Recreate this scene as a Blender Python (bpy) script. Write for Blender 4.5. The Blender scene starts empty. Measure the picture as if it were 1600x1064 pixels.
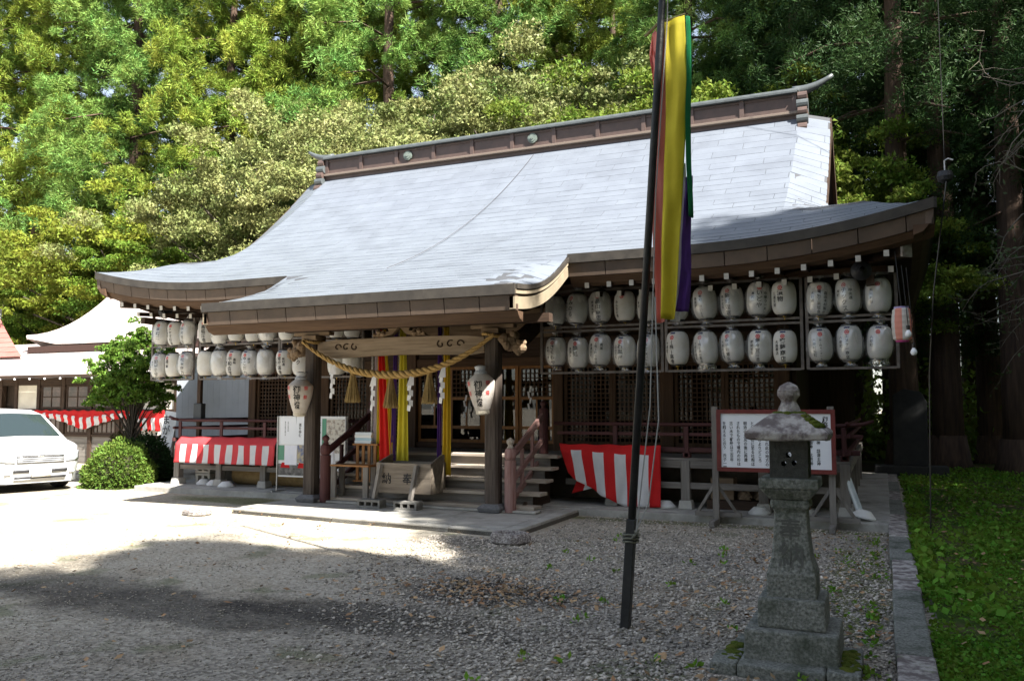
import bpy, math, random
import numpy as np
from mathutils import Vector, Matrix
R = math.radians
random.seed(7); rng = np.random.default_rng(7)
scene = bpy.context.scene; col = scene.collection

# ---------------------------------------------------------------- camera, sky, sun, exposure
cam = bpy.data.objects.new('camera', bpy.data.cameras.new('camera')); col.objects.link(cam)
cam.data.sensor_width = 36; cam.data.lens = 29.475; cam.data.clip_end = 900; cam.data.clip_start = 0.05
cam.location = (0, 0, 1.6); cam.rotation_euler = (R(90) + math.atan(103/1310), 0, R(23.8))
scene.camera = cam
SUN = Vector((2.6, -1.13, 2.82)).normalized()
w = bpy.data.worlds.new('World'); scene.world = w; w.use_nodes = True
nt = w.node_tree; bgn = nt.nodes['Background']
sky = nt.nodes.new('ShaderNodeTexSky'); sky.sky_type = 'NISHITA'; sky.sun_disc = False
sky.sun_elevation = math.asin(SUN.z); sky.sun_rotation = math.atan2(SUN.x, SUN.y)
sky.air_density = 1.0; sky.dust_density = 1.2; sky.ozone_density = 1.0
hsv = nt.nodes.new('ShaderNodeHueSaturation'); hsv.inputs['Saturation'].default_value = .62
nt.links.new(sky.outputs[0], hsv.inputs['Color']); nt.links.new(hsv.outputs[0], bgn.inputs[0]); bgn.inputs[1].default_value = 0.076
sl = bpy.data.lights.new('sun', 'SUN'); sl.energy = 5.0; sl.angle = R(0.53); sl.color = (1, 0.955, 0.88)
so = bpy.data.objects.new('sun', sl); col.objects.link(so); so.location = (20, -10, 30)
so.rotation_euler = SUN.to_track_quat('Z', 'Y').to_euler()
scene.view_settings.view_transform = 'Standard'; scene.view_settings.look = 'None'
scene.view_settings.gamma = 1; scene.view_settings.exposure = 2.1; scene.view_settings.use_curve_mapping = False

# ---------------------------------------------------------------- materials
MATS = {}
def M(name, c1, c2=None, scale=4, rough=.8, bump=0, stretch=(1, 1, 1), spec=.3, metal=0, detail=6, lo=.35, hi=.65,
      isl=0, obr=0, transl=None, alpha=None, bscale=None, c3=None, s3=30, lo3=.6, hi3=.7, coat=0):
    if name in MATS: return MATS[name]
    m = bpy.data.materials.new(name); m.use_nodes = True; MATS[name] = m
    t = m.node_tree; N = t.nodes.new; LK = t.links.new
    b = t.nodes['Principled BSDF']; out = t.nodes['Material Output']
    b.inputs['Roughness'].default_value = rough; b.inputs['Metallic'].default_value = metal
    b.inputs['Specular IOR Level'].default_value = spec
    if coat: b.inputs['Coat Weight'].default_value = coat; b.inputs['Coat Roughness'].default_value = .08
    tc = N('ShaderNodeTexCoord'); mp = N('ShaderNodeMapping'); LK(tc.outputs['Object'], mp.inputs[0])
    mp.inputs['Scale'].default_value = stretch
    def noise(sc, dt=detail):
        n = N('ShaderNodeTexNoise'); n.inputs['Scale'].default_value = sc; n.inputs['Detail'].default_value = dt
        n.inputs['Roughness'].default_value = .62
        LK(mp.outputs[0], n.inputs['Vector']); return n.outputs['Fac']
    def ramp(sock, a, z):
        r = N('ShaderNodeMapRange'); r.inputs['From Min'].default_value = a; r.inputs['From Max'].default_value = z
        LK(sock, r.inputs['Value']); return r.outputs[0]
    def mix(f, a, z):
        x = N('ShaderNodeMix'); x.data_type = 'RGBA'
        if hasattr(f, 'is_linked'): LK(f, x.inputs[0])
        else: x.inputs[0].default_value = f
        for s, i in ((a, 6), (z, 7)):
            if hasattr(s, 'is_linked'): LK(s, x.inputs[i])
            else: x.inputs[i].default_value = (*s, 1)
        return x.outputs[2]
    csock = None
    if c2: csock = mix(ramp(noise(scale), lo, hi), c1, c2)
    if c3: csock = mix(ramp(noise(s3, 5), lo3, hi3), csock if csock else c1, c3)
    if isl or obr:
        hs = N('ShaderNodeHueSaturation')
        if csock: LK(csock, hs.inputs['Color'])
        else: hs.inputs['Color'].default_value = (*c1, 1)
        srcs = []
        if isl: g = N('ShaderNodeNewGeometry'); srcs.append((g.outputs['Random Per Island'], isl))
        if obr: g = N('ShaderNodeObjectInfo'); srcs.append((g.outputs['Random'], obr))
        prev = None
        for s, k in srcs:
            r = N('ShaderNodeMapRange'); LK(s, r.inputs['Value']); r.inputs['To Min'].default_value = 1-k; r.inputs['To Max'].default_value = 1+k
            if prev is None: prev = r.outputs[0]
            else:
                mm = N('ShaderNodeMath'); mm.operation = 'MULTIPLY'; LK(prev, mm.inputs[0]); LK(r.outputs[0], mm.inputs[1]); prev = mm.outputs[0]
        LK(prev, hs.inputs['Value'])
        r = N('ShaderNodeMapRange'); LK(srcs[0][0], r.inputs['Value']); r.inputs['To Min'].default_value = .5-.03*min(1, srcs[0][1]*2); r.inputs['To Max'].default_value = .5+.03*min(1, srcs[0][1]*2)
        if transl: LK(r.outputs[0], hs.inputs['Hue'])
        csock = hs.outputs[0]
    if csock: LK(csock, b.inputs['Base Color'])
    else: b.inputs['Base Color'].default_value = (*c1, 1)
    if bump:
        bn = N('ShaderNodeBump'); bn.inputs['Strength'].default_value = bump; bn.inputs['Distance'].default_value = .02
        LK(noise(bscale or scale*4), bn.inputs['Height']); LK(bn.outputs[0], b.inputs['Normal'])
    if transl:
        tr = N('ShaderNodeBsdfTranslucent'); ms = N('ShaderNodeMixShader'); ms.inputs[0].default_value = transl
        if csock: LK(csock, tr.inputs[0])
        else: tr.inputs[0].default_value = (*c1, 1)
        LK(b.outputs[0], ms.inputs[1]); LK(tr.outputs[0], ms.inputs[2]); LK(ms.outputs[0], out.inputs[0])
    if alpha is not None: b.inputs['Alpha'].default_value = alpha
    return m

def wood(name, c1, c2, axis='x', rough=.8, sc=5):
    st = {'x': (.12, 1.6, 1.6), 'y': (1.6, .12, 1.6), 'z': (1.6, 1.6, .12)}[axis]
    return M(name+'_'+axis, c1, c2, scale=sc*3, stretch=st, rough=rough, bump=.25, lo=.3, hi=.7, obr=.12)
def W(k, ax='x'):
    return {'dark': lambda: wood('dark_wood', (.03, .018, .012), (.065, .04, .026), ax),
            'brown': lambda: wood('brown_wood', (.055, .03, .017), (.105, .062, .036), ax),
            'grey': lambda: wood('grey_wood', (.11, .10, .088), (.22, .20, .18), ax),
            'pale': lambda: wood('pale_wood', (.24, .20, .16), (.44, .385, .32), ax),
            'tan': lambda: wood('tan_wood', (.125, .083, .05), (.25, .18, .115), ax),
            'amber': lambda: wood('amber_wood', (.20, .085, .022), (.30, .14, .042), ax, .5),
            'red': lambda: wood('red_wood', (.045, .013, .013), (.085, .03, .028), ax, .65),
            'worn': lambda: wood('worn_red_wood', (.17, .075, .065), (.30, .2, .18), ax, .7)}[k]()
m_white = M('white_paint', (.78, .77, .74), (.66, .65, .62), 20, .6)
m_paper = M('lantern_paper', (.74, .73, .70), (.64, .61, .54), 5, .8, transl=.25, obr=.09)
m_black = M('black_ink', (.012, .012, .014), rough=.6)
m_redink = M('red_ink', (.55, .05, .05), rough=.6)
m_navy = M('navy_ink', (.02, .03, .12), rough=.6)
m_ring = M('lantern_ring', (.015, .013, .012), rough=.4, spec=.5)
m_brass = M('brass', (.6, .42, .08), rough=.3, metal=.8)
m_conc = M('concrete', (.40, .385, .35), (.27, .26, .235), 3, .9, .4, c3=(.16, .155, .13), s3=2.2, lo3=.55, hi3=.75, bscale=60)
m_granite = M('granite', (.27, .272, .245), (.10, .105, .09), 55, .9, .7, bscale=45, detail=3, c3=(.055, .065, .045), s3=5, lo3=.48, hi3=.72)
m_granlich = M('lichen_granite', (.42, .39, .36), (.15, .125, .12), 9, .9, .6, bscale=40, lo=.42, hi=.56, c3=(.16, .18, .10), s3=6, lo3=.62, hi3=.75)
m_moss = M('moss', (.055, .09, .012), (.12, .13, .025), 14, 1, 1, spec=.1, bscale=60)
m_slate = M('roof_slate', (.145, .163, .192), (.122, .137, .163), 2.2, .42, .12, spec=.5, isl=.035, obr=.045, c3=(.095, .106, .122), s3=1.1, lo3=.55, hi3=1.15, bscale=25, stretch=(1, 1, 1))
m_slatebase = M('roof_base', (.06, .063, .07), rough=.7)
m_slateside = M('roof_side', (.33, .35, .39), (.25, .27, .30), 6, .45)
m_copper = M('ridge_metal', (.095, .062, .052), (.07, .047, .04), 5, .5, spec=.5)
m_patina = M('patina_metal', (.085, .097, .10), (.06, .068, .07), 6, .45, spec=.5)
m_clad = M('fascia_clad', (.105, .074, .054), (.075, .054, .041), 4, .55, .1, obr=.1)
m_red = M('red_cloth', (.72, .025, .025), (.62, .018, .02), 3, .8, transl=.3)
m_wcloth = M('white_cloth', (.80, .80, .80), (.72, .72, .74), 5, .8, transl=.3)
m_plastic = None
def plastic():
    m = bpy.data.materials.new('clear_plastic'); m.use_nodes = True; t = m.node_tree
    for n in list(t.nodes): t.nodes.remove(n)
    o = t.nodes.new('ShaderNodeOutputMaterial'); a = t.nodes.new('ShaderNodeBsdfTransparent'); g = t.nodes.new('ShaderNodeBsdfGlossy')
    d = t.nodes.new('ShaderNodeBsdfDiffuse'); d.inputs[0].default_value = (.75, .78, .82, 1); g.inputs['Roughness'].default_value = .18
    x = t.nodes.new('ShaderNodeMixShader'); y = t.nodes.new('ShaderNodeMixShader'); x.inputs[0].default_value = .11; y.inputs[0].default_value = .12
    t.links.new(a.outputs[0], x.inputs[1]); t.links.new(d.outputs[0], x.inputs[2]); t.links.new(x.outputs[0], y.inputs[1]); t.links.new(g.outputs[0], y.inputs[2]); t.links.new(y.outputs[0], o.inputs[0])
    return m
m_plastic = plastic()
def glass(name, tint=(.6, .65, .65), mixv=.25):
    m = bpy.data.materials.new(name); m.use_nodes = True; t = m.node_tree
    for n in list(t.nodes): t.nodes.remove(n)
    o = t.nodes.new('ShaderNodeOutputMaterial'); a = t.nodes.new('ShaderNodeBsdfTransparent'); a.inputs[0].default_value = (*tint, 1)
    g = t.nodes.new('ShaderNodeBsdfGlossy'); g.inputs['Roughness'].default_value = .02
    x = t.nodes.new('ShaderNodeMixShader'); x.inputs[0].default_value = mixv
    t.links.new(a.outputs[0], x.inputs[1]); t.links.new(g.outputs[0], x.inputs[2]); t.links.new(x.outputs[0], o.inputs[0]); return m
m_glass = glass('window_glass', (.55, .58, .58), .07); m_dimglass = glass('dim_glass', (.4, .42, .42), .02)

# ---------------------------------------------------------------- mesh helpers
def wl(o):
    v = Vector((0, 0, 0))
    while o is not None: v = v + o.location; o = o.parent
    return v
def finish(name, me, parent, loc, smooth, bevel, solid):
    if smooth:
        me.polygons.foreach_set('use_smooth', np.ones(len(me.polygons), dtype=bool))
    o = bpy.data.objects.new(name, me); col.objects.link(o)
    o.location = loc
    if parent is not None: o.parent = parent
    if solid:
        s = o.modifiers.new('solid', 'SOLIDIFY'); s.thickness = solid; s.offset = 0
    if bevel:
        s = o.modifiers.new('bevel', 'BEVEL'); s.width = bevel; s.segments = 2; s.limit_method = 'ANGLE'; s.angle_limit = R(40)
    return o
class MB:
    def __init__(s): s.v = []; s.f = []; s.m = []
    def add(s, vs, fs, mi=0):
        o = len(s.v); s.v += [tuple(float(c) for c in v) for v in vs]
        for f in fs: s.f.append(tuple(i+o for i in f)); s.m.append(mi)
        return s
    def box(s, c, d, mi=0, rz=0, ry=0, rx=0):
        x, y, z = d[0]/2, d[1]/2, d[2]/2
        vs = [Vector((a*x, b*y, e*z)) for e in (-1, 1) for b in (-1, 1) for a in (-1, 1)]
        if rz or ry or rx:
            m = Matrix.Rotation(rz, 3, 'Z') @ Matrix.Rotation(ry, 3, 'Y') @ Matrix.Rotation(rx, 3, 'X'); vs = [m @ v for v in vs]
        c = Vector(c)
        return s.add([v+c for v in vs], [(0, 2, 3, 1), (4, 5, 7, 6), (0, 1, 5, 4), (2, 6, 7, 3), (0, 4, 6, 2), (1, 3, 7, 5)], mi)
    def bx(s, x0, x1, y0, y1, z0, z1, mi=0): return s.box(((x0+x1)/2, (y0+y1)/2, (z0+z1)/2), (x1-x0, y1-y0, z1-z0), mi)
    def bar(s, p, q, w, h, mi=0, up=(0, 0, 1)):
        p, q = Vector(p), Vector(q); d = (q-p).normalized(); up = Vector(up)
        if abs(d.dot(up)) > .98: up = Vector((0, 1, 0))
        a = d.cross(up).normalized()*w/2; b = a.cross(d).normalized()*h/2
        vs = [e+i*a+j*b for e in (p, q) for j in (-1, 1) for i in (-1, 1)]
        return s.add(vs, [(0, 2, 3, 1), (4, 5, 7, 6), (0, 1, 5, 4), (2, 6, 7, 3), (0, 4, 6, 2), (1, 3, 7, 5)], mi)
    def frust(s, c, b, t, z0, z1, mi=0):   # square frustum: half sizes (bx,by) at z0, (tx,ty) at z1
        vs = [(c[0]+i*b[0], c[1]+j*b[1], z0) for i, j in ((-1, -1), (1, -1), (1, 1), (-1, 1))] + [(c[0]+i*t[0], c[1]+j*t[1], z1) for i, j in ((-1, -1), (1, -1), (1, 1), (-1, 1))]
        return s.add(vs, [(3, 2, 1, 0), (4, 5, 6, 7)]+[(i, (i+1) % 4, (i+1) % 4+4, i+4) for i in range(4)], mi)
    def tube(s, pts, r, n=8, mi=0, cap=True):
        pts = [Vector(p) for p in pts]; k = len(pts)
        rr = r if isinstance(r, (list, tuple)) else [r]*k
        vs = []; u = None
        for i, p in enumerate(pts):
            d = (pts[min(i+1, k-1)]-pts[max(i-1, 0)])
            d = d.normalized() if d.length > 1e-9 else Vector((0, 0, 1))
            if u is None: u = d.cross(Vector((0, 0, 1)) if abs(d.z) < .95 else Vector((1, 0, 0))).normalized()
            else: u = (u-d*u.dot(d)).normalized()
            v = d.cross(u)
            vs += [p+(u*math.cos(a)+v*math.sin(a))*rr[i] for a in (2*math.pi*j/n for j in range(n))]
        fs = [(i*n+j, i*n+(j+1) % n, (i+1)*n+(j+1) % n, (i+1)*n+j) for i in range(k-1) for j in range(n)]
        if cap: fs += [tuple(range(n-1, -1, -1)), tuple((k-1)*n+j for j in range(n))]
        return s.add(vs, fs, mi)
    def lathe(s, prof, n=16, c=(0, 0, 0), mi=0, cap=True, jit=None):
        vs = []
        for i, (r, z) in enumerate(prof):
            for j in range(n):
                a = 2*math.pi*j/n; q = r*(jit(i, j) if jit else 1)
                vs.append((c[0]+q*math.cos(a), c[1]+q*math.sin(a), c[2]+z))
        k = len(prof)
        fs = [(i*n+j, i*n+(j+1) % n, (i+1)*n+(j+1) % n, (i+1)*n+j) for i in range(k-1) for j in range(n)]
        if cap: fs += [tuple(range(n-1, -1, -1)), tuple((k-1)*n+j for j in range(n))]
        return s.add(vs, fs, mi)
    def ext(s, poly, vec, mi=0):
        n = len(poly); vec = Vector(vec); vs = [Vector(p) for p in poly]; vs += [p+vec for p in vs]
        return s.add(vs, [tuple(range(n-1, -1, -1)), tuple(range(n, 2*n))]+[(i, (i+1) % n, (i+1) % n+n, i+n) for i in range(n)], mi)
    def grid(s, nu, nv, fn, mi=0):
        vs = [fn(i/nu, j/nv) for j in range(nv+1) for i in range(nu+1)]
        o = len(s.v); s.v += [tuple(map(float, v)) for v in vs]
        for j in range(nv):
            for i in range(nu):
                a = o+j*(nu+1)+i; s.f.append((a, a+1, a+nu+2, a+nu+1)); s.m.append(mi(i, j) if callable(mi) else mi)
        return s
    def build(s, name, mats, parent=None, loc=None, smooth=False, bevel=0, solid=0, local=False):
        me = bpy.data.meshes.new(name)
        if loc is None: L = Vector((0, 0, 0)) if local else wl(parent); ol = Vector((0, 0, 0))
        elif parent is not None: L = Vector(loc); ol = L-wl(parent)
        else: L = Vector(loc); ol = L
        if local: ol = Vector(loc) if loc is not None else Vector((0, 0, 0)); L = Vector((0, 0, 0))
        me.from_pydata([(v[0]-L.x, v[1]-L.y, v[2]-L.z) for v in s.v], [], s.f)
        for m in (mats if isinstance(mats, (list, tuple)) else [mats]): me.materials.append(m)
        if any(s.m): me.polygons.foreach_set('material_index', np.array(s.m, dtype=np.int32))
        me.update()
        return finish(name, me, parent, ol, smooth, bevel, solid)
def npmesh(name, V, Fa, mats, parent=None, loc=(0, 0, 0), mi=None, smooth=False):
    """V (n,3), Fa (m,k) all faces of k corners"""
    me = bpy.data.meshes.new(name); k = Fa.shape[1]
    me.vertices.add(len(V)); me.vertices.foreach_set('co', np.ascontiguousarray(V, dtype=np.float32).ravel())
    me.loops.add(Fa.size); me.loops.foreach_set('vertex_index', np.ascontiguousarray(Fa, dtype=np.int32).ravel())
    me.polygons.add(len(Fa)); me.polygons.foreach_set('loop_start', np.arange(0, Fa.size, k, dtype=np.int32))
    for m in (mats if isinstance(mats, (list, tuple)) else [mats]): me.materials.append(m)
    if mi is not None: me.polygons.foreach_set('material_index', np.ascontiguousarray(mi, dtype=np.int32))
    me.update(calc_edges=True)
    return finish(name, me, parent, Vector(loc), smooth, 0, 0)
def tag(o, label, cat, group=None):
    o['label'] = label; o['category'] = cat
    if group: o['group'] = group
    return o
def thing(name, label, cat, loc=(0, 0, 0), rz=0, group=None):
    o = bpy.data.objects.new(name, None); col.objects.link(o); o.location = loc; o.rotation_euler = (0, 0, rz)
    o.empty_display_size = .1
    return tag(o, label, cat, group)
def struct(o, kind='structure'): o['kind'] = kind; return o
def dup(o, loc=None, parent=None, rz=None, scale=None):
    c = o.copy(); col.objects.link(c)
    if parent is not None: c.parent = parent
    if loc is not None: c.location = loc
    if rz is not None: c.rotation_euler = (0, 0, rz)
    if scale is not None: c.scale = scale
    return c
def duptree(root, loc, rz=0, label=None, scale=None):
    r = dup(root, loc, None, rz, scale)
    if label: r['label'] = label
    for ch in list(root.children):
        c = dup(ch, None, r)
        for g in list(ch.children): dup(g, None, c)
    return r

# ---------------------------------------------------------------- lettering
TEXTS = {}
BOARD = ['御祭神', '武甕槌神 経津主神', '天児屋根神 比売神', '由緒 当神社は古来', 'より春日大明神と称し', '大同二年の勧請と伝え', '九月十五日例祭を行い', '長く郷土の総鎮守として', '篤く崇敬され此の地方の', '人々の心のよりどころ', 'となり現在に至る社殿は', '明治の火災の後に再建', 'されたもので境内の杉は', '古い木で樹齢は三百年', 'を越えると云う 氏子一同']
LRU = ['', '高清水町|みのる', '高清水町|畠山商店', 'みんなの湯|', '本町|中央クラブ', '', '鳥居野|新町 さいとう', '株十文字|新町理容', '本町一|いどや|中華ラーメン', '三浦文房|漬物', '大町通|電気工業組合|森田木材製作', '本町|チックス|中央通', '天河新仙|']
LRL = ['本町六郷|さくらや|', '高清水|酔処|', '高清水町|(有)鈴十商店|青果', 'はつくろ|石黒屋', '本町|本町商工会', '六郷町|(株)高幸|', '六郷町旭町|(有)熊谷電器|', '六郷町日吉|金子新聞店|', '岡崎理容|野々宮酒造', '大曲薬店|齋藤商店', '六郷町旭町|(有)鈴モータース|', '六郷町|エヌケー商店|', '六郷町|']
LLU = ['|本町二', '六郷町|トヤマ石油', '本町|中央理容', '|高橋酒造', '湯沢木材|大黒', '', '', '', 'だるま|', '', '|佐藤']
LLL = ['本町一|田園食堂', '本町|湯本', '|松本商内', '', '', '六郷町|平和会館|高橋', '本町|やこだわ|商店', '', '六郷町|常盤温泉|新町通', '|トク', '', '|鈴']
GL = {}
def build_glyphs(chars):
    objs = []
    for ch in chars:
        c = bpy.data.curves.new('glyph', 'FONT'); c.body = ch; c.size = 1; c.resolution_u = 2; c.offset = .016; c.align_x = 'CENTER'
        o = bpy.data.objects.new('glyph', c); col.objects.link(o); objs.append((ch, o))
    dg = bpy.context.evaluated_depsgraph_get(); dg.update()
    for ch, o in objs:
        me = bpy.data.meshes.new_from_object(o.evaluated_get(dg))
        V = np.zeros(len(me.vertices)*3, np.float32); me.vertices.foreach_get('co', V); V = V.reshape(-1, 3)[:, :2].copy()
        F = [tuple(p.vertices) for p in me.polygons]
        if len(V): V[:, 1] -= .36
        GL[ch] = (V, F); bpy.data.meshes.remove(me)
    for ch, o in objs:
        c = o.data; bpy.data.objects.remove(o); bpy.data.curves.remove(c)
allc = set(''.join(BOARD+LRU+LRL+LLU+LLL)+'御神燈奉納まがたま大きな心神様と語らい道を歩む水かけ祭り六まつり秋の例大祭のお知らせ円満幸福ねがい花火十月九日開催')-set('| ')
build_glyphs(sorted(allc))
def text_col(mb, s, size, place, mi=0, pitch=1.02, vert=True):
    """vertical column of glyphs; place(u,v)->world, u right, v down, in metres"""
    for k, ch in enumerate(s):
        if ch not in GL: continue
        V, F = GL[ch]
        o = len(mb.v)
        mb.v += [tuple(place(x*size, (k+.5)*size*pitch-y*size)) for x, y in V] if vert else [tuple(place(x*size+k*size*pitch, -y*size)) for x, y in V]
        for f in F: mb.f.append(tuple(i+o for i in f)); mb.m.append(mi)

# ---------------------------------------------------------------- ground
def ground_mat():
    m = bpy.data.materials.new('yard_gravel'); m.use_nodes = True; t = m.node_tree; N = t.nodes.new; LK = t.links.new
    b = t.nodes['Principled BSDF']; b.inputs['Roughness'].default_value = .95; b.inputs['Specular IOR Level'].default_value = .15
    tc = N('ShaderNodeTexCoord')
    def noise(sc, d=6, off=0):
        n = N('ShaderNodeTexNoise'); n.inputs['Scale'].default_value = sc; n.inputs['Detail'].default_value = d
        mp = N('ShaderNodeMapping'); mp.inputs['Location'].default_value = (off, off*.7, 0); LK(tc.outputs['Object'], mp.inputs[0]); LK(mp.outputs[0], n.inputs['Vector']); return n.outputs['Fac']
    def rng_(s, a, z, lo=0, hi=1):
        r = N('ShaderNodeMapRange'); r.interpolation_type = 'SMOOTHSTEP'; r.inputs['From Min'].default_value = a; r.inputs['From Max'].default_value = z
        r.inputs['To Min'].default_value = lo; r.inputs['To Max'].default_value = hi; LK(s, r.inputs['Value']); return r.outputs[0]
    def mix(f, a, z):
        x = N('ShaderNodeMix'); x.data_type = 'RGBA'; LK(f, x.inputs[0])
        for s, i in ((a, 6), (z, 7)):
            if hasattr(s, 'is_linked'): LK(s, x.inputs[i])
            else: x.inputs[i].default_value = (*s, 1)
        return x.outputs[2]
    def mth(op, a, b_):
        x = N('ShaderNodeMath'); x.operation = op
        for i, s in enumerate((a, b_)):
            if hasattr(s, 'is_linked'): LK(s, x.inputs[i])
            else: x.inputs[i].default_value = s
        return x.outputs[0]
    def blob(c, sx, sy, wob=.5):
        mp = N('ShaderNodeMapping'); mp.vector_type = 'POINT'; mp.inputs['Location'].default_value = (-c[0]/sx, -c[1]/sy, 0); mp.inputs['Scale'].default_value = (1/sx, 1/sy, 0)
        LK(tc.outputs['Object'], mp.inputs[0]); l = N('ShaderNodeVectorMath'); l.operation = 'LENGTH'; LK(mp.outputs[0], l.inputs[0])
        d = mth('ADD', l.outputs['Value'], mth('MULTIPLY', mth('SUBTRACT', noise(1.6, 5, c[0]), .5), wob*4))
        return rng_(d, .7, 1.35, 1, 0)
    v = N('ShaderNodeTexVoronoi'); v.inputs['Scale'].default_value = 38; LK(tc.outputs['Object'], v.inputs['Vector'])
    sp = N('ShaderNodeSeparateColor'); LK(v.outputs['Color'], sp.inputs[0])
    grain = sp.outputs[0]
    sx = N('ShaderNodeSeparateXYZ'); LK(tc.outputs['Object'], sx.inputs[0])
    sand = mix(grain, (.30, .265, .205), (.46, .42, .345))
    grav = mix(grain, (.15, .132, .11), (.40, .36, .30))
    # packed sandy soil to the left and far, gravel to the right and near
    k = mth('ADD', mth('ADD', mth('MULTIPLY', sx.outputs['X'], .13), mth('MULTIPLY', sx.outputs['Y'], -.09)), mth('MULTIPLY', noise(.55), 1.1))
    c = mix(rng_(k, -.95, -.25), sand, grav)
    dirt = mix(grain, (.19, .155, .11), (.34, .285, .21))
    c = mix(mth('MULTIPLY', rng_(noise(.9, 6, 9), .5, .66), .55), c, dirt)
    c = mix(mth('MULTIPLY', rng_(noise(1.4, 7, 31), .57, .66), .5), c, (.075, .10, .03))
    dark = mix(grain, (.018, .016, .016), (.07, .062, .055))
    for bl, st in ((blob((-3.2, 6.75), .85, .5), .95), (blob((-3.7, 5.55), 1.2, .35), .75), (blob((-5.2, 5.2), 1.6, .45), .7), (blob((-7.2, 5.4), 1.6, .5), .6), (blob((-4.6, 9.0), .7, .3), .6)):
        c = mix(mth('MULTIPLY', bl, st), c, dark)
    mossg = mix(grain, (.05, .07, .012), (.13, .14, .04))
    for bl in (blob((-9.6, 11.35), 1.9, .42, .25), blob((-2.2, 11.62), 2.6, .16, .1), blob((-.28, 8.3), .3, 2.1)):
        c = mix(mth('MULTIPLY', bl, .72), c, mossg)
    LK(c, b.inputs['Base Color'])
    bn = N('ShaderNodeBump'); bn.inputs['Strength'].default_value = .8; bn.inputs['Distance'].default_value = .012; LK(v.outputs['Distance'], bn.inputs['Height']); LK(bn.outputs[0], b.inputs['Normal'])
    return m
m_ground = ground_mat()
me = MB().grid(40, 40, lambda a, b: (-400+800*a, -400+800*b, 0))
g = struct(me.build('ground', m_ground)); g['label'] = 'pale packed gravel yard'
m_lawn = M('lawn_soil', (.05, .085, .018), (.10, .075, .045), 1.2, 1, .5, spec=.05, bscale=30, c3=(.035, .08, .012), s3=.9, lo3=.45, hi3=.6)
lw = MB().grid(30, 60, lambda a, b: (.32+60*a, -10+70*b, .035+.05*min(1, a*12)*math.sin(a*40+b*19)*.5+.004))
struct(lw.build('lawn', m_lawn, smooth=True))
m_for = M('forest_floor', (.05, .035, .02), (.03, .045, .015), .8, 1, .5, spec=.05, c3=(.09, .10, .03), s3=.6)
struct(MB().grid(30, 20, lambda a, b: (-60+60.3*a, 21.2+50*b, .02+.25*math.sin(a*31+b*17)*b)).build('forest_floor', m_for, smooth=True))

# building plinth with pavement slabs
struct(MB().bx(-13.1, .05, 12.05, 21, -.1, .11).build('plinth', m_conc, bevel=.015))
kb = MB().bx(-13.1, -4.03, 11.86, 12.045, -.1, .10); kb.bx(-4.03, .05, 11.86, 12.045, -.1, .10)
struct(kb.build('plinth_kerb', m_conc, bevel=.012))
struct(MB().ext([(-4.15, 9.52, -.05), (-4.15, 11.855, -.05), (-9.0, 11.855, -.05), (-9.0, 9.98, -.05)], (0, 0, .10)).build('porch_base', M('joint_dark', (.10, .09, .075), rough=.95)))
pv = thing('porch_pavement', 'pale cracked concrete slab pavement under the porch posts', 'pavement', (-6.6, 10.6, 0))
xs = [-9.0, -7.9, -6.75, -5.55, -4.38]
def fy(x): return 9.98+(x+9.0)/(4.85)*(-.46)
for i in range(4):
    for (a, b) in ((None, 10.55), (10.55, 11.2), (11.2, 11.85)):
        x0, x1 = xs[i]+.006, xs[i+1]-.006
        y0, y0b = (fy(x0)+.17, fy(x1)+.17) if a is None else (a+.006, a+.006)
        MB().ext([(x0, y0, .03), (x1, y0b, .03), (x1, b-.006, .03), (x0, b-.006, .03)], (0, 0, .055+random.uniform(-.004, .004))).build('slab', m_conc, pv, bevel=.006)
for i in range(5):
    x0 = -9.0+i*.97; x1 = x0+.96
    MB().ext([(x0, fy(x0), .0), (x1, fy(x1), .0), (x1, fy(x1)+.16, .0), (x0, fy(x0)+.16, .0)], (0, 0, .075)).build('edge_stone', m_conc, pv, bevel=.01)
for i in range(3):
    y0 = 9.66+i*.74; MB().bx(-4.37, -4.16, y0, y0+.73, 0, .088).build('edge_stone', m_conc, pv, bevel=.01)
struct(MB().bx(-13.3, -4.0, 8.9, 8.95, -.1, -.05).build('drain', m_conc))
# stone kerb between yard and lawn
kt = thing('stone_kerb', 'long grey stone kerb between the gravel yard and the green lawn', 'kerb', (.12, 8, 0))
y = 2.2; k = 0
while y < 21:
    L = random.uniform(1.5, 2.3); w0 = .105; dx = random.uniform(-.012, .012)
    MB().bx(.13-w0+dx, .13+w0+dx, y, y+L-.012, -.1, .105+random.uniform(-.008, .01)).build('kerb_stone', m_granlich if k % 2 else m_granite, kt, bevel=.012); y += L; k += 1

# ---------------------------------------------------------------- shrine hall
XC, EY, RY, HX, VX, DV = -6.5, 11.3, 16.0, 7.15, 5.8, 2.2
hall = thing('shrine_hall', 'dark wooden shrine hall with a sweeping grey metal roof and porch', 'shrine', (XC, RY, 0))
def prof(d):
    if d < 0: return 3.78+.40*d+.022*d*d
    return 3.78+.40*d+.0607*d*d
def xh(d): return VX if d >= DV else HX-(HX-VX)*max(d, 0)/DV
def SZ(x, d):
    z = prof(d); ax = abs(x-XC)
    if d < 3: z += .36*min(1, max(0, (ax-3.9)/3.25))**2.3*max(0, 1-max(d, 0)/3)**1.5
    if d > 1.3 and ax > VX-.55: z -= min(1, (d-1.3)/.8)*.30*(ax-VX+.55)/.55*(1-.45*(d-2)/2.7)
    if d < .0: # porch verges turn down
        q = min(1.05, max(0, abs(x+6.62)-1.9)/.6); z -= .13*q*q*math.sin(math.pi*min(1, -d/1.9))
    return z
PX0, PX1, PD = -9.13, -4.1, -1.9
roof = MB()
NR = 36
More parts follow.
